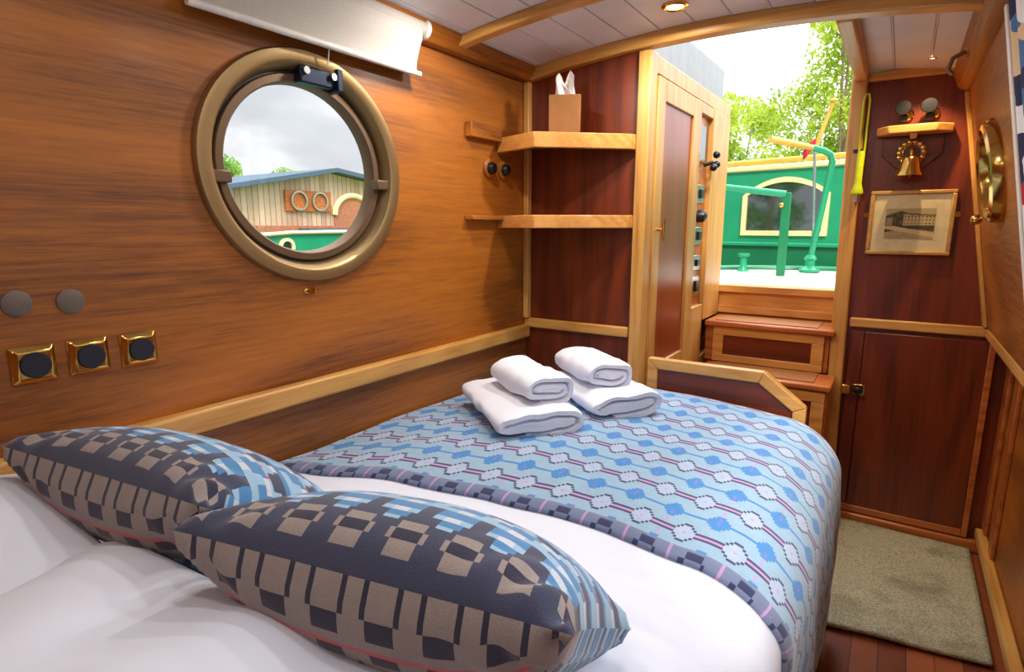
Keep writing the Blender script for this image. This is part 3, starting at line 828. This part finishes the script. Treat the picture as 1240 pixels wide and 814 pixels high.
# ------------------------------------------------------------------ bulkhead: lamps, shelf, bell, picture, torch, cupboard
for x, w_ in ((-.04, 'nearer to the door post'), (.045, 'farther from the door post')):
    t = thing('spot_lamp', 'black and brass spot lamp over the little shelf, ' + w_, 'lamp', (x, YR, 1.80), group='pair of spot lamps above the bell')
    MB().lathe([(.022, 0), (.022, -.012), (.016, -.018)], (x + .014, YR, 1.795), 'Y', 20).build('base', 'brass', t)
    MB().tube([(x + .014, YR - .014, 1.795), (x + .006, YR - .05, 1.80)], .006, 8).build('arm', 'brass', t)
    MB().lathe([(.026, 0), (.028, .006), (.024, .03), (.014, .045)], (x - .004, YR - .085, 1.815), 'Y', 20).build('head', 'black', t)
    MB().box(x - .012, x + .016, YR - .06, YR - .03, 1.765, 1.79).build('switch', 'black', t, bevel=.003)
t = thing('wall_shelf', 'small oak bracket shelf above the brass bell', 'shelf', (0, YR, 1.73))
MB().prism([(-.125, YR - .001, 1.715), (-.125, YR - .05, 1.715), (-.085, YR - .1, 1.715), (.075, YR - .1, 1.715), (.13, YR - .05, 1.715), (.13, YR - .001, 1.715)], (0, 0, .032)).build('board', 'shelfoak', t, bevel=.005)
MB().prism([(-.10, YR - .014, 1.714), (.105, YR - .014, 1.714), (.105, YR - .014, 1.64), (.05, YR - .014, 1.585), (-.045, YR - .014, 1.585), (-.10, YR - .014, 1.64)], (0, .013, 0)).build('back_plate', 'mahogX', t, bevel=.003)
MB().prism([(-.012, YR - .09, 1.714), (.016, YR - .09, 1.714), (.012, YR - .09, 1.695), (-.008, YR - .09, 1.695)], (0, .03, 0)).build('hook_block', 'shelfoak', t, bevel=.002)
t = thing('ship_bell', 'polished brass ship bell hanging under the bracket shelf', 'bell', (.003, YR - .06, 1.56))
bx, by = .003, YR - .068
wr_ = MB()
for k in range(14):
    a = 2 * PI * k / 14; wr_.ball((bx + .042 * math.cos(a), YR - .022, 1.645 + .042 * math.sin(a)), .012, 8, (1, .6, 1))
wr_.lathe([(.045, 0), (.045, -.006), (.03, -.008), (.03, 0)], (bx, YR - .016, 1.645), 'Y', 28, closed=True)
wr_.build('wreath', 'brass', t)
MB().tube([(bx, YR - .02, 1.66), (bx, YR - .05, 1.665), (bx, by, 1.645), (bx, by, 1.63)], .006, 10).build('bracket', 'brass', t)
MB().lathe([(.05, 0), (.048, .006), (.038, .024), (.033, .05), (.03, .066), (.02, .078), (.006, .082), (.004, .09)][::1], (bx, by, 1.552), 'Z', 32).build('bell_body', 'brass', t)
MB().tube([(bx, by, 1.57), (bx + .004, by - .004, 1.545)], [.003, .007], 8).build('clapper', 'brass', t)

t = thing('framed_picture', 'gilt framed sepia picture of a building on the mahogany bulkhead', 'picture', (.025, YR, 1.365))
x0, x1, z0, z1 = -.122, .172, 1.236, 1.498; fw = .016; y0, y1 = YR - .024, YR - .001
b = MB(); b.box(x0, x1, y0, y1, z0, z0 + fw); b.box(x0, x1, y0, y1, z1 - fw, z1); b.box(x0, x0 + fw, y0, y1, z0 + fw, z1 - fw); b.box(x1 - fw, x1, y0, y1, z0 + fw, z1 - fw)
b.build('frame', 'gilt', t, bevel=.004)
MB().box(x0 + fw, x1 - fw, YR - .014, YR - .004, z0 + fw, z1 - fw).build('mount', 'mat_board', t)
# the print: a row of mill-like buildings, trees and a track in sepia
px0, px1, pz0, pz1 = -.060, .110, 1.30, 1.425; nx, nz = 85, 51
vs = [(px0 + (px1 - px0) * i / nx, YR - .0155, pz0 + (pz1 - pz0) * j / nz) for i in range(nx + 1) for j in range(nz + 1)]
fs = [(i * (nz + 1) + j, (i + 1) * (nz + 1) + j, (i + 1) * (nz + 1) + j + 1, i * (nz + 1) + j + 1) for i in range(nx) for j in range(nz)]
me = bpy.data.meshes.new('print'); me.from_pydata(vs, [], fs); me.materials.append(M['print'])
ca = me.color_attributes.new('weave', 'FLOAT_COLOR', 'CORNER'); cc = []
def sepia(v): return rgb(int(40 + 180 * v), int(36 + 160 * v), int(30 + 110 * v))
for i in range(nx):
    for j in range(nz):
        u_, v_ = i / nx, j / nz; nn = noise.noise(Vector((u_ * 14, v_ * 14, 0))) * .5 + noise.noise(Vector((u_ * 40, v_ * 40, 3))) * .3
        val = .82
        if v_ > .45 and u_ < .85: val = .28 + nn * .5 if v_ < .92 - .5 * abs(u_ - .3) else .8
        if .36 < u_ < .97 and .42 < v_ < .80 - .12 * (u_ - .36):
            val = .85
            wu, wv = (u_ * 14) % 1, (v_ * 9) % 1
            if .3 < wu < .7 and .3 < wv < .75: val = .25
        if .36 < u_ < 1 and .80 - .12 * (u_ - .36) <= v_ < .86 - .12 * (u_ - .36): val = .45
        if u_ < .13 and .45 < v_ < .7: val = .8 if (u_ * 30) % 1 > .4 else .3
        if v_ <= .45: val = .75 - (.5 if v_ > .22 + .25 * (1 - u_) * 0 + .1 * math.sin(u_ * 3) else 0) + nn * .2
        if v_ <= .42 and abs(v_ - .40 + .28 * u_) < .07: val = .95
        cc += list(sepia(max(0, min(1, val)))) * 4
ca.data.foreach_set('color', cc); o = bpy.data.objects.new('print', me); COL.objects.link(o); o.parent = t
o.data.transform(Matrix.Translation(-wloc(t)))
MB().box(x0 + fw * .8, x1 - fw * .8, YR - .0185, YR - .0175, z0 + fw * .8, z1 - fw * .8).build('glass', 'glass', t)
for x in (x0 - .008, x1 + .008):
    MB().lathe([(.011, 0), (.011, -.003)], (x, YR - .0005, 1.40), 'Y', 18).build('hanging_tab', 'brass', t)

# safety torch hanging beside the doorway
t = thing('hanging_torch', 'lime yellow torch hanging by its strap on the door post', 'torch', (-.175, YR - .06, 1.45))
tx, ty = -.172, YR - .062
MB().tube([(tx - .008, ty, 1.60), (tx - .01, ty, 1.86), (tx - .004, ty + .006, 1.885), (tx + .006, ty + .006, 1.885), (tx + .012, ty, 1.86), (tx + .01, ty, 1.60)], .004, 8).build('strap', 'lime', t)
MB().lathe([(.008, .19), (.013, .18), (.0135, .06), (.017, .045), (.022, .03), (.022, .018), (.016, .012)][::-1], (tx, ty, 1.47), 'Z', 20).build('body', 'lime', t)
MB().lathe([(.013, .0), (.014, .03)], (tx, ty, 1.452), 'Z', 18).build('lens', 'steel', t)
MB().box(tx - .03, tx + .01, ty + .008, YR - .044, 1.655, 1.67).build('clip', 'black', t, bevel=.002)

# lower cupboard door in the bulkhead
t = thing('cupboard_door', 'dark mahogany cupboard door under the picture with oak edging', 'cupboard door', (.13, YR, 0))
MB().box(-.085, .34, YR - .018, YR - .002, .09, RAIL - .045).build('panel', 'mahogZ', t, bevel=.003)
b = MB(); b.box(.34, .362, YR - .026, YR - .002, .06, RAIL - .03); b.box(-.14, .34, YR - .026, YR - .002, .06, .09); b.build('edging', 'stepwood', t, bevel=.003)
MB().box(-.14, -.088, YR - .014, YR - .002, .09, RAIL - .045).build('stile', 'mahogZ', t, bevel=.003)
lt = MB().box(-.15, -.118, YR - .0595, YR - .0145, .62, .66).build('latch_plate', 'brass', t, bevel=.002)
MB().lathe([(.006, 0), (.006, -.02), (.018, -.024), (.018, -.034), (.01, -.038)], (-.088, YR - .016, .637), 'Y', 18).build('latch_knob', 'black', t)
MB().box(-.108, -.062, YR - .024, YR - .018, .612, .66).build('latch_back', 'brass', t, bevel=.002)

# coat hook on the cornice, curtain
t = thing('coat_hook', 'small dark hook fixed to the honey cornice above the porthole ring', 'hook', (.12, 2.45, 1.9))
xh = xr(1.9) - .045
MB().lathe([(.016, 0), (.016, .006), (.01, .01)], (xh + .01, 2.45, 1.90), 'X', 16, frame=((0, 1, 0), (0, 0, 1), (-1, 0, 0))).build('plate', 'brass', t)
MB().tube([(xh, 2.45, 1.90), (xh - .03, 2.45, 1.885), (xh - .04, 2.45, 1.85), (xh - .025, 2.45, 1.835)], .007, 10).build('hook', 'bronze_dark', t)
t = thing('curtain', 'white curtain with navy and red pattern at the side window', 'curtain', (.2, 1.7, 1.3))
vs = []; ny, nz = 40, 16
for i in range(ny + 1):
    for j in range(nz + 1):
        y = 1.46 + .36 * i / ny; z = 1.27 + .6 * j / nz
        vs.append((xr(z) - .014 - .010 * math.sin(i / ny * 2 * PI * 4), y, z))
fs = [(i * (nz + 1) + j, (i + 1) * (nz + 1) + j, (i + 1) * (nz + 1) + j + 1, i * (nz + 1) + j + 1) for i in range(ny) for j in range(nz)]
o = MB().add(vs, fs).build('fabric', 'curtain', t); sm = o.modifiers.new('Solidify', 'SOLIDIFY'); sm.thickness = .003
MB().tube([(xr(1.87) - .014, .15, 1.878), (xr(1.87) - .014, 1.83, 1.878)], .007, 10).build('rail', 'brass', t)

# rug
rg = MB(); nx, ny = 30, 44; vs = []
for i in range(nx + 1):
    for j in range(ny + 1):
        x = -.12 + (.372 + .12) * i / nx; y = 2.05 + .075 * i / nx + (2.905 - 2.05 - .075 * i / nx) * j / ny
        vs.append((x, y, .014 + noise.noise(Vector((x * 6, y * 6, 0))) * .004))
fs = [(i * (ny + 1) + j, (i + 1) * (ny + 1) + j, (i + 1) * (ny + 1) + j + 1, i * (ny + 1) + j + 1) for i in range(nx) for j in range(ny)]
o = rg.add(vs, fs).build('rug', 'carpet'); sm = o.modifiers.new('Solidify', 'SOLIDIFY'); sm.thickness = .013; sm.offset = -1
tag(o, 'sage grey carpet mat on the floorboards beside the bed', 'rug')

# recessed ceiling lights
LAMPS = [(-.63, 1.83), (-1.0, 1.33), (-.25, 1.1), (-.75, .45), (-.2, .2), (-.8, -.4), (-.2, -.5)]
LABS = ['lit brass downlight in the ceiling boards near the hatch', 'lit brass downlight in the ceiling boards above the roller blind']
LIGHTS = []
for k, (x, y) in enumerate(LAMPS):
    z = zc(x)
    if k < 2:
        t = thing('downlight', LABS[k], 'ceiling light', (x, y, z), group='recessed ceiling downlights')
        MB().lathe([(.04, 0), (.04, -.005), (.032, -.009), (.026, -.006), (.026, 0)], (x, y, z), 'Z', 28, closed=True).build('bezel', 'brass', t)
        MB().lathe([(.026, -.001), (.026, -.004)], (x, y, z), 'Z', 24).build('bulb', 'lamp', t)
    ld = bpy.data.lights.new('downlight_lamp', 'AREA'); ld.shape = 'DISK'; ld.size = .07
    ld.color = (1, .93, .83); ld.energy = (4.6, 3.6, 2.2, 1.1, 1.1, 1.0, 1.0)[k]
    lo = bpy.data.objects.new('downlight_lamp', ld); COL.objects.link(lo); lo.location = (x, y, z - .02); LIGHTS.append(lo)
# added warm spot with an invented fitting, brightens the picture past the bracket shelf
lx, ly = .03, 2.755; lz = zc(lx)
t = thing('downlight', 'tiny added warm downlight in the ceiling to brighten the bell and picture', 'ceiling light', (lx, ly, lz), group='recessed ceiling downlights')
MB().lathe([(.014, 0), (.014, -.003), (.011, -.004), (.009, 0)], (lx, ly, lz), 'Z', 20, closed=True).build('bezel', 'brass', t)
MB().lathe([(.009, 0), (.009, -.0015)], (lx, ly, lz), 'Z', 16).build('bulb', 'lamp', t)
ld = bpy.data.lights.new('added_picture_spot', 'SPOT'); ld.energy = 13; ld.color = (1, .72, .38); ld.spot_size = math.radians(80); ld.spot_blend = .7; ld.shadow_soft_size = .012
lo = bpy.data.objects.new('added_picture_spot', ld); COL.objects.link(lo); lo.location = (lx, ly, lz - .01)
lo.rotation_euler = (Vector((.03, YR, 1.42)) - lo.location).to_track_quat('-Z', 'Y').to_euler()

# ------------------------------------------------------------------ outside: own stern
d = MB(); pts = []
for k in range(25):
    a = PI * k / 24; pts.append((-.45 + 1.15 * math.cos(a), 4.3 + 1.35 * math.sin(a) ** .8, .93))
pts = [(.7, 3.2, .93)] + pts + [(-1.6, 3.2, .93)]
struct(MB().prism(pts, (0, 0, .05)).build('floor_deck', 'deck', smooth=False))
rim = [(x, y, .985) for x, y, z in pts[1:-1]]
t = thing('stern_hull', 'green stern edge of the boat around the white deck', 'boat hull', (-.45, 4.4, .3))
MB().tube([(-1.6, 3.25, .985)] + rim[::-1] + [(.7, 3.25, .985)], .035, 10).build('rim', 'darkgreen', t)
MB().prism([(x, max(y, 3.26), .25) for x, y, z in pts], (0, 0, .675)).build('hull', 'darkgreen', t, smooth=False)
t = thing('tiller', 'green swan neck tiller with varnished wooden handle', 'tiller', (-.56, 5.3, 1.0))
MB().lathe([(.08, 0), (.08, .02), (.04, .05), (.035, .09), (.05, .11), (.03, .14)], (-.6, 5.35, .985), 'Z', 20).build('base', 'green', t)
MB().tube([(-.6, 5.35, 1.1), (-.545, 5.3, 1.5), (-.50, 5.25, 1.85), (-.515, 5.2, 1.90), (-.56, 5.15, 1.925), (-.63, 5.1, 1.945)], .024, 12).build('swan_neck', 'green', t)
MB().tube([(-.63, 5.1, 1.945), (-.74, 4.85, 1.955), (-.83, 4.65, 1.965), (-.845, 4.62, 1.967)], [.02, .026, .024, .018], 12).build('handle', 'yellowwood', t)
t = thing('ensign_staff', 'wooden flag staff with round top rising behind the tiller', 'flag staff', (-.64, 5.4, 1.0))
MB().tube([(-.60, 5.56, 1.0), (-.66, 5.5, 1.98)], .012, 10).build('socket', 'steel', t)
MB().tube([(-.66, 5.5, 1.98), (-.56, 5.5, 2.33)], [.02, .014], 10).build('pole', 'yellowwood', t)
MB().ball((-.555, 5.5, 2.345), .03, 12, (1, 1, .6)).build('truck', 'yellowwood', t)
fl = MB(); vs = []
for a_ in range(7):
    for b_ in range(5):
        vs.append((-.655 - .018 * a_ / 1.0 * .8 + .0, 5.47 + .012 * math.sin(a_ * 1.3), 2.06 - .022 * b_ - .012 * a_ + .01 * math.sin(a_)))
fl.add(vs, [(a_ * 5 + b_, a_ * 5 + b_ + 1, a_ * 5 + b_ + 6, a_ * 5 + b_ + 5) for a_ in range(6) for b_ in range(4)])
o = fl.build('flag', 'flagred', t); sm = o.modifiers.new('Solidify', 'SOLIDIFY'); sm.thickness = .002; o['label'] = 'small red flag'
t = thing('stern_rail', 'green tubular rail at the edge of the stern deck', 'rail', (-.9, 4.9, 1.0))
MB().tube([(-1.5, 4.72, 1.68), (-1.2, 4.75, 1.655), (-.74, 4.8, 1.59)], .026, 10).build('top_bar', 'green', t)
MB().box(-.765, -.705, 4.79, 4.83, .985, 1.60).build('post', 'darkgreen', t, bevel=.004)
MB().ball((-.76, 4.77, 1.51), .02, 10).build('knob', 'brass', t)
t = thing('mooring_dolly', 'small green mooring post on the stern edge', 'mooring post', (-1.09, 5.2, 1.0))
MB().lathe([(.05, 0), (.03, .03), (.026, .12), (.05, .13), (.05, .15)], (-1.09, 5.2, .98), 'Z', 16).build('post', 'green', t)
tag(MB().tube([(-.36, 4.95, .985), (-.345, 4.95, 1.75)], .012, 8).build('white_stanchion', 'white', loc=(-.36, 4.95, .985)), 'thin white upright rod beside the door post outside', 'rod')

# ------------------------------------------------------------------ outside: neighbour boat across the stern
ang = math.atan2(.225, -.974)      # its side runs to the far left
o_ = Vector((-.5, 6.2, 0)); dv = Vector((math.cos(ang), math.sin(ang), 0)); nv = Vector((dv.y, -dv.x, 0))
if nv.y > 0: nv = -nv             # towards the viewer
def bp(a, h, d=0): p = o_ + dv * a + nv * d; return (p.x, p.y, h)
t = thing('narrowboat', 'green narrowboat with cream framed window across the stern', 'boat', bp(.6, .4, -.9))
def slab(mb, a0, a1, h0, h1, d0, d1): mb.hexa([bp(a0, h0, d0), bp(a1, h0, d0), bp(a1, h0, d1), bp(a0, h0, d1)], [bp(a0, h1, d0), bp(a1, h1, d0), bp(a1, h1, d1), bp(a0, h1, d1)]); return mb
slab(MB(), -3, 5, 1.20, 1.90, -1.7, 0).build('cabin_side', 'green', t, smooth=False)
slab(MB(), -3, 5, .2, 1.16, -1.85, .12).build('hull', 'darkgreen', t, smooth=False)
slab(MB(), -3, 5, 1.16, 1.20, -1.85, .15).build('gunwale', 'green', t, bevel=.01)
slab(MB(), -3, 5, 1.90, 1.955, -1.75, .03).build('roof', 'cream', t, bevel=.015)
MB().tube([bp(-3, 2.0, -.08), bp(5, 2.0, -.08)], .026, 10).build('handrail', 'yellowwood', t)
# arched window
def arch(a0, a1, h0, h1, rise, grow=0):
    pts = [(a0 - grow, h0 - grow), (a1 + grow, h0 - grow), (a1 + grow, h1)]
    for k in range(1, 12):
        u_ = k / 12; pts.append((a1 + grow + (a0 - a1 - 2 * grow) * u_, h1 + (rise + grow) * math.sin(PI * u_) ** .8))
    pts.append((a0 - grow, h1)); return pts
A0, A1 = .13, .86
fo, fi = arch(A0, A1, 1.315, 1.66, .12, .05), arch(A0, A1, 1.315, 1.66, .12)
wf = MB(); m = len(fo)
vs = [bp(a, h, .0) for a, h in fo] + [bp(a, h, .0) for a, h in fi] + [bp(a, h, .025) for a, h in fo] + [bp(a, h, .025) for a, h in fi]
fs = []
for i in range(m):
    j = (i + 1) % m; fs += [(2 * m + i, 2 * m + j, 3 * m + j, 3 * m + i), (i, j, 2 * m + j, 2 * m + i), (m + i, 3 * m + i, 3 * m + j, m + j)]
wfo = wf.add(vs, fs).build('window', 'cream', t)
MB().prism([bp(a, h, .006) for a, h in fi], tuple(nv * .004)).build('pane', 'darkglass', wfo, smooth=False)

# ------------------------------------------------------------------ outside: trees
def tree(name, label, base, h, blobs, n, leaf, mat, group=None, cat='tree'):
    t = thing(name, label, cat, base, group=group)
    tb = MB(); tb.tube([base, (base[0] + .1, base[1], base[2] + h * .5), (base[0], base[1], base[2] + h * .6)], [h * .018, h * .013, h * .005], 8)
    for (cx, cy, cz, r) in blobs[::3]: tb.tube([(base[0] + .05, base[1], base[2] + h * .35), ((base[0] + cx) / 2, (base[1] + cy) / 2, cz - r * .5), (cx, cy, cz)], [h * .007, h * .005, h * .002], 6)
    tb.build('trunk', 'trunk', t)
    vs = []; fs = []; rnd = random.Random(hash(label) % 1000 if False else len(label) * 7 + n)
    for k in range(n):
        cx, cy, cz, r = blobs[k % len(blobs)]
        v = Vector((rnd.gauss(0, 1), rnd.gauss(0, 1), rnd.gauss(0, 1))).normalized() * r * rnd.random() ** .45
        c = Vector((cx, cy, cz)) + v * Vector((1, 1, .8)) if False else Vector((cx + v.x, cy + v.y, cz + v.z * .8))
        a = Vector((rnd.gauss(0, 1), rnd.gauss(0, 1), rnd.gauss(0, 1))).normalized(); b = a.orthogonal().normalized()
        l = leaf * rnd.uniform(.6, 1.3); i = len(vs)
        vs += [tuple(c - a * l), tuple(c + b * l * .5), tuple(c + a * l), tuple(c - b * l * .5)]; fs.append((i, i + 1, i + 2, i + 3))
    MB().add(vs, fs).build('crown', mat, t, smooth=False)
def blobs_rand(seed, c, R, n, r):
    g = random.Random(seed); out = []
    for k in range(n):
        a, b = g.uniform(0, 2 * PI), g.uniform(-1, 1)
        out.append((c[0] + R[0] * math.cos(a) * (1 - b * b * .6) * g.random() ** .5, c[1] + R[1] * math.sin(a) * g.random() ** .5, c[2] + R[2] * b, r * g.uniform(.7, 1.2)))
    return out
tree('tree', 'pale spring tree rising behind the tiller beyond the green boat', (-1.2, 13.5, .7), 4.3, blobs_rand(4, (-1.15, 13.5, 4.2), (.9, 1.2, 1.5), 16, .62), 6500, .06, 'leafY')
tree('tree', 'low yellow green tree beyond the roof of the green boat', (-3.2, 14, .7), 3, blobs_rand(8, (-3.0, 14, 3.0), (1.4, 1.2, .8), 16, .62), 6500, .06, 'leafY')
tree('tree', 'lowest leafy tree next to the cabinet end beyond the boat', (-5, 15, .7), 2.6, blobs_rand(11, (-4.9, 15, 2.4), (1.3, 1.2, .55), 12, .5), 4500, .06, 'leafY')
tree('tree', 'tall tree half hidden by the door post', (1.1, 14, .7), 5, blobs_rand(15, (.2, 14, 3.7), (1.0, 1.2, 2.1), 18, .7), 8000, .06, 'leafY')
# trees on the near bank, mirrored in the boat window
for k, (x, y) in enumerate(((-11.6, -8.2), (-12.6, -9.6), (-14, -8.8))):
    tree('tree', ('slender', 'taller', 'broad')[k] + ' bank tree mirrored in the boat window', (x, y, .7), 6, blobs_rand(40 + k, (x, y, 2.7), (1.5, 1.3, 1.5), 12, .6), 1500, .12, 'leafG')

# ------------------------------------------------------------------ outside: seen through the porthole
XF = -12.0
t = thing('boathouse', 'timber clad boathouse with blue edged roof seen through the porthole', 'building', (XF - 2, 9, .7))
gab = [(XF, 4.5, .7), (XF, 14, .7), (XF, 14, 2.2), (XF, 9.9, 2.66), (XF, 4.5, 1.62)]
MB().prism(gab, (-.15, 0, 0)).build('wall', 'cladding', t, smooth=False)
rf = MB()
for (y0, z0_), (y1, z1_) in (((4.2, 1.58), (9.9, 2.68)), ((9.9, 2.68), (14.3, 2.18))):
    rf.prism([(XF + .3, y0, z0_), (XF + .3, y1, z1_), (XF + .3, y1, z1_ + .1), (XF + .3, y0, z0_ + .1)], (-4, 0, 0))
rf.build('roof', 'slate', t, smooth=False)
MB().box(XF, XF + .06, 4.5, 14, .7, 1.38).build('brick_plinth', 'brick', t)
wd = MB().box(XF, XF + .05, 8.55, 9.85, 1.72, 2.2).build('window', 'stepwood', t)
for y in (8.9, 9.5):
    MB().lathe([(.23, 0), (.23, .05), (.19, .05), (.19, 0)], (XF + .05, y, 1.96), 'X', 28, closed=True).build('hoop', 'steel', wd)
ar = [(XF, 9.95, 1.35)] + [(XF, 10.55 - .6 * math.cos(PI * k / 16), 1.65 + .5 * math.sin(PI * k / 16)) for k in range(17)] + [(XF, 11.15, 1.35)]
MB().prism(ar, (.05, 0, 0)).build('arched_door', 'brick', t, smooth=False)
ring = MB().tube([(XF + .05, y, z) for _, y, z in ar[1:-1]], .07, 8).build('door_arch', 'cream', t)
tag(MB().box(XF + .5, XF + .9, 8.5, 10.6, .7, 1.32).build('bench', 'slate', loc=(XF + .7, 9.5, .7)), 'slate blue low bench in front of the boathouse', 'bench')
t = thing('moored_boat', 'green boat roof with round portholes below the boathouse', 'boat', (-5.6, 3.9, .4))
prof = [(2.3, 1.12), (2.6, 1.18), (3.1, 1.25), (3.6, 1.285), (4.4, 1.29), (6, 1.29), (6, .8), (2.3, .8)]
MB().prism([(-5, y, z) for y, z in prof], (-1.4, 0, 0)).build('cabin', 'green', t, smooth=False)
MB().tube([(-4.985, y, z + .012) for y, z in prof[:6]], .018, 8).build('roof_edge', 'cream', t)
MB().box(-6.5, -4.9, 1.9, 6.3, .2, .85).build('hull', 'darkgreen', t, bevel=.05)
for y in (3.55, 4.3):
    MB().lathe([(.085, 0), (.085, .025), (.055, .025), (.055, 0)], (-5, y, 1.16), 'X', 24, closed=True).build('porthole', 'cream', t)
    MB().lathe([(.056, .001), (.056, .01)], (-5, y, 1.16), 'X', 20).build('porthole_glass', 'darkglass', t)
tree('tree', 'green tree above the low end of the boathouse roof', (-22, 12.6, .7), 3, blobs_rand(21, (-22, 12.6, 2.75), (.9, 1.0, .9), 14, .6), 3600, .09, 'leafG')
tree('tree', 'small rounded tree peeping over the boathouse roof', (-22, 15.7, .7), 3, blobs_rand(25, (-22, 15.7, 2.9), (.8, 1.0, .6), 12, .55), 3200, .09, 'leafG')
# canal and banks
wt = MB(); wt.box(-11, -1.62, -12, 9.5, .1, .3); wt.box(.72, 12, -12, 9.5, .1, .3); wt.box(-1.62, .72, 5.4, 9.5, .1, .3); wt.box(-1.62, .72, -12, -1, .1, .3)
struct(wt.build('canal_water', 'water', smooth=False))
gr = MB(); gr.box(-60, -10.8, -40, 60, .2, .7); gr.box(-10.8, 40, 9.5, 60, .2, .7)
struct(gr.build('ground_bank', 'bank', smooth=False))

# ------------------------------------------------------------------ daylight
wl = bpy.data.worlds.new('World'); SC.world = wl; wl.use_nodes = True; nt = wl.node_tree
for n in list(nt.nodes): nt.nodes.remove(n)
out = N(nt, 'ShaderNodeOutputWorld'); bg = N(nt, 'ShaderNodeBackground'); nt.links.new(bg.outputs[0], out.inputs[0])
tc = N(nt, 'ShaderNodeTexCoord'); mp = N(nt, 'ShaderNodeMapping'); mp.inputs['Scale'].default_value = (1, 1, 2.2); nt.links.new(tc.outputs['Generated'], mp.inputs[0])
n1 = noise_tex(nt, mp.outputs[0], 3.2, 6, .55, .3)
r = ramp(nt, [(.40, (.74, .78, .83, 1)), (.5, (.84, .88, .93, 1)), (.58, (1.06, 1.08, 1.1, 1))]); nt.links.new(n1.outputs['Fac'], r.inputs[0])
nt.links.new(r.outputs[0], bg.inputs[0])
# added sky glow high over the stern, lights the bed through the hatch
dt = N(nt, 'ShaderNodeVectorMath', operation='DOT_PRODUCT'); nt.links.new(tc.outputs['Generated'], dt.inputs[0]); dt.inputs[1].default_value = (.15, .5, .85)
gl = math_node(nt, 'POWER', math_node(nt, 'MAXIMUM', dt.outputs['Value'], 0.0), 4.0)
nt.links.new(math_node(nt, 'ADD', math_node(nt, 'MULTIPLY', gl, 6.5), .66), bg.inputs[1])
sd = bpy.data.lights.new('sun', 'SUN'); sd.energy = 4.5; sd.angle = math.radians(12); sd.color = (1, .95, .86)
sd.energy = 2.8
so = bpy.data.objects.new('sun', sd); COL.objects.link(so); so.location = (3, -4, 9)
so.rotation_euler = Vector((-.45, .75, -.8)).to_track_quat('-Z', 'Y').to_euler()
# ------------------------------------------------------------------ camera and view
cd = bpy.data.cameras.new('camera'); cam = bpy.data.objects.new('camera', cd); COL.objects.link(cam)
cam.location = (0, 0, EYE); cd.sensor_fit = 'HORIZONTAL'; cd.sensor_width = 36; cd.lens = 36 * 700 / 1240; cd.clip_start = .02
cam.rotation_euler = (math.radians(90 - 10.68), 0, math.radians(33.53))
SC.camera = cam
vs_ = SC.view_settings; vs_.view_transform = 'Standard'; vs_.look = 'None'; vs_.gamma = 1; vs_.use_curve_mapping = False; vs_.exposure = 0.5
SC.cycles.max_bounces = 8; SC.cycles.diffuse_bounces = 5; SC.cycles.transparent_max_bounces = 12
SC.cycles.sample_clamp_indirect = 6
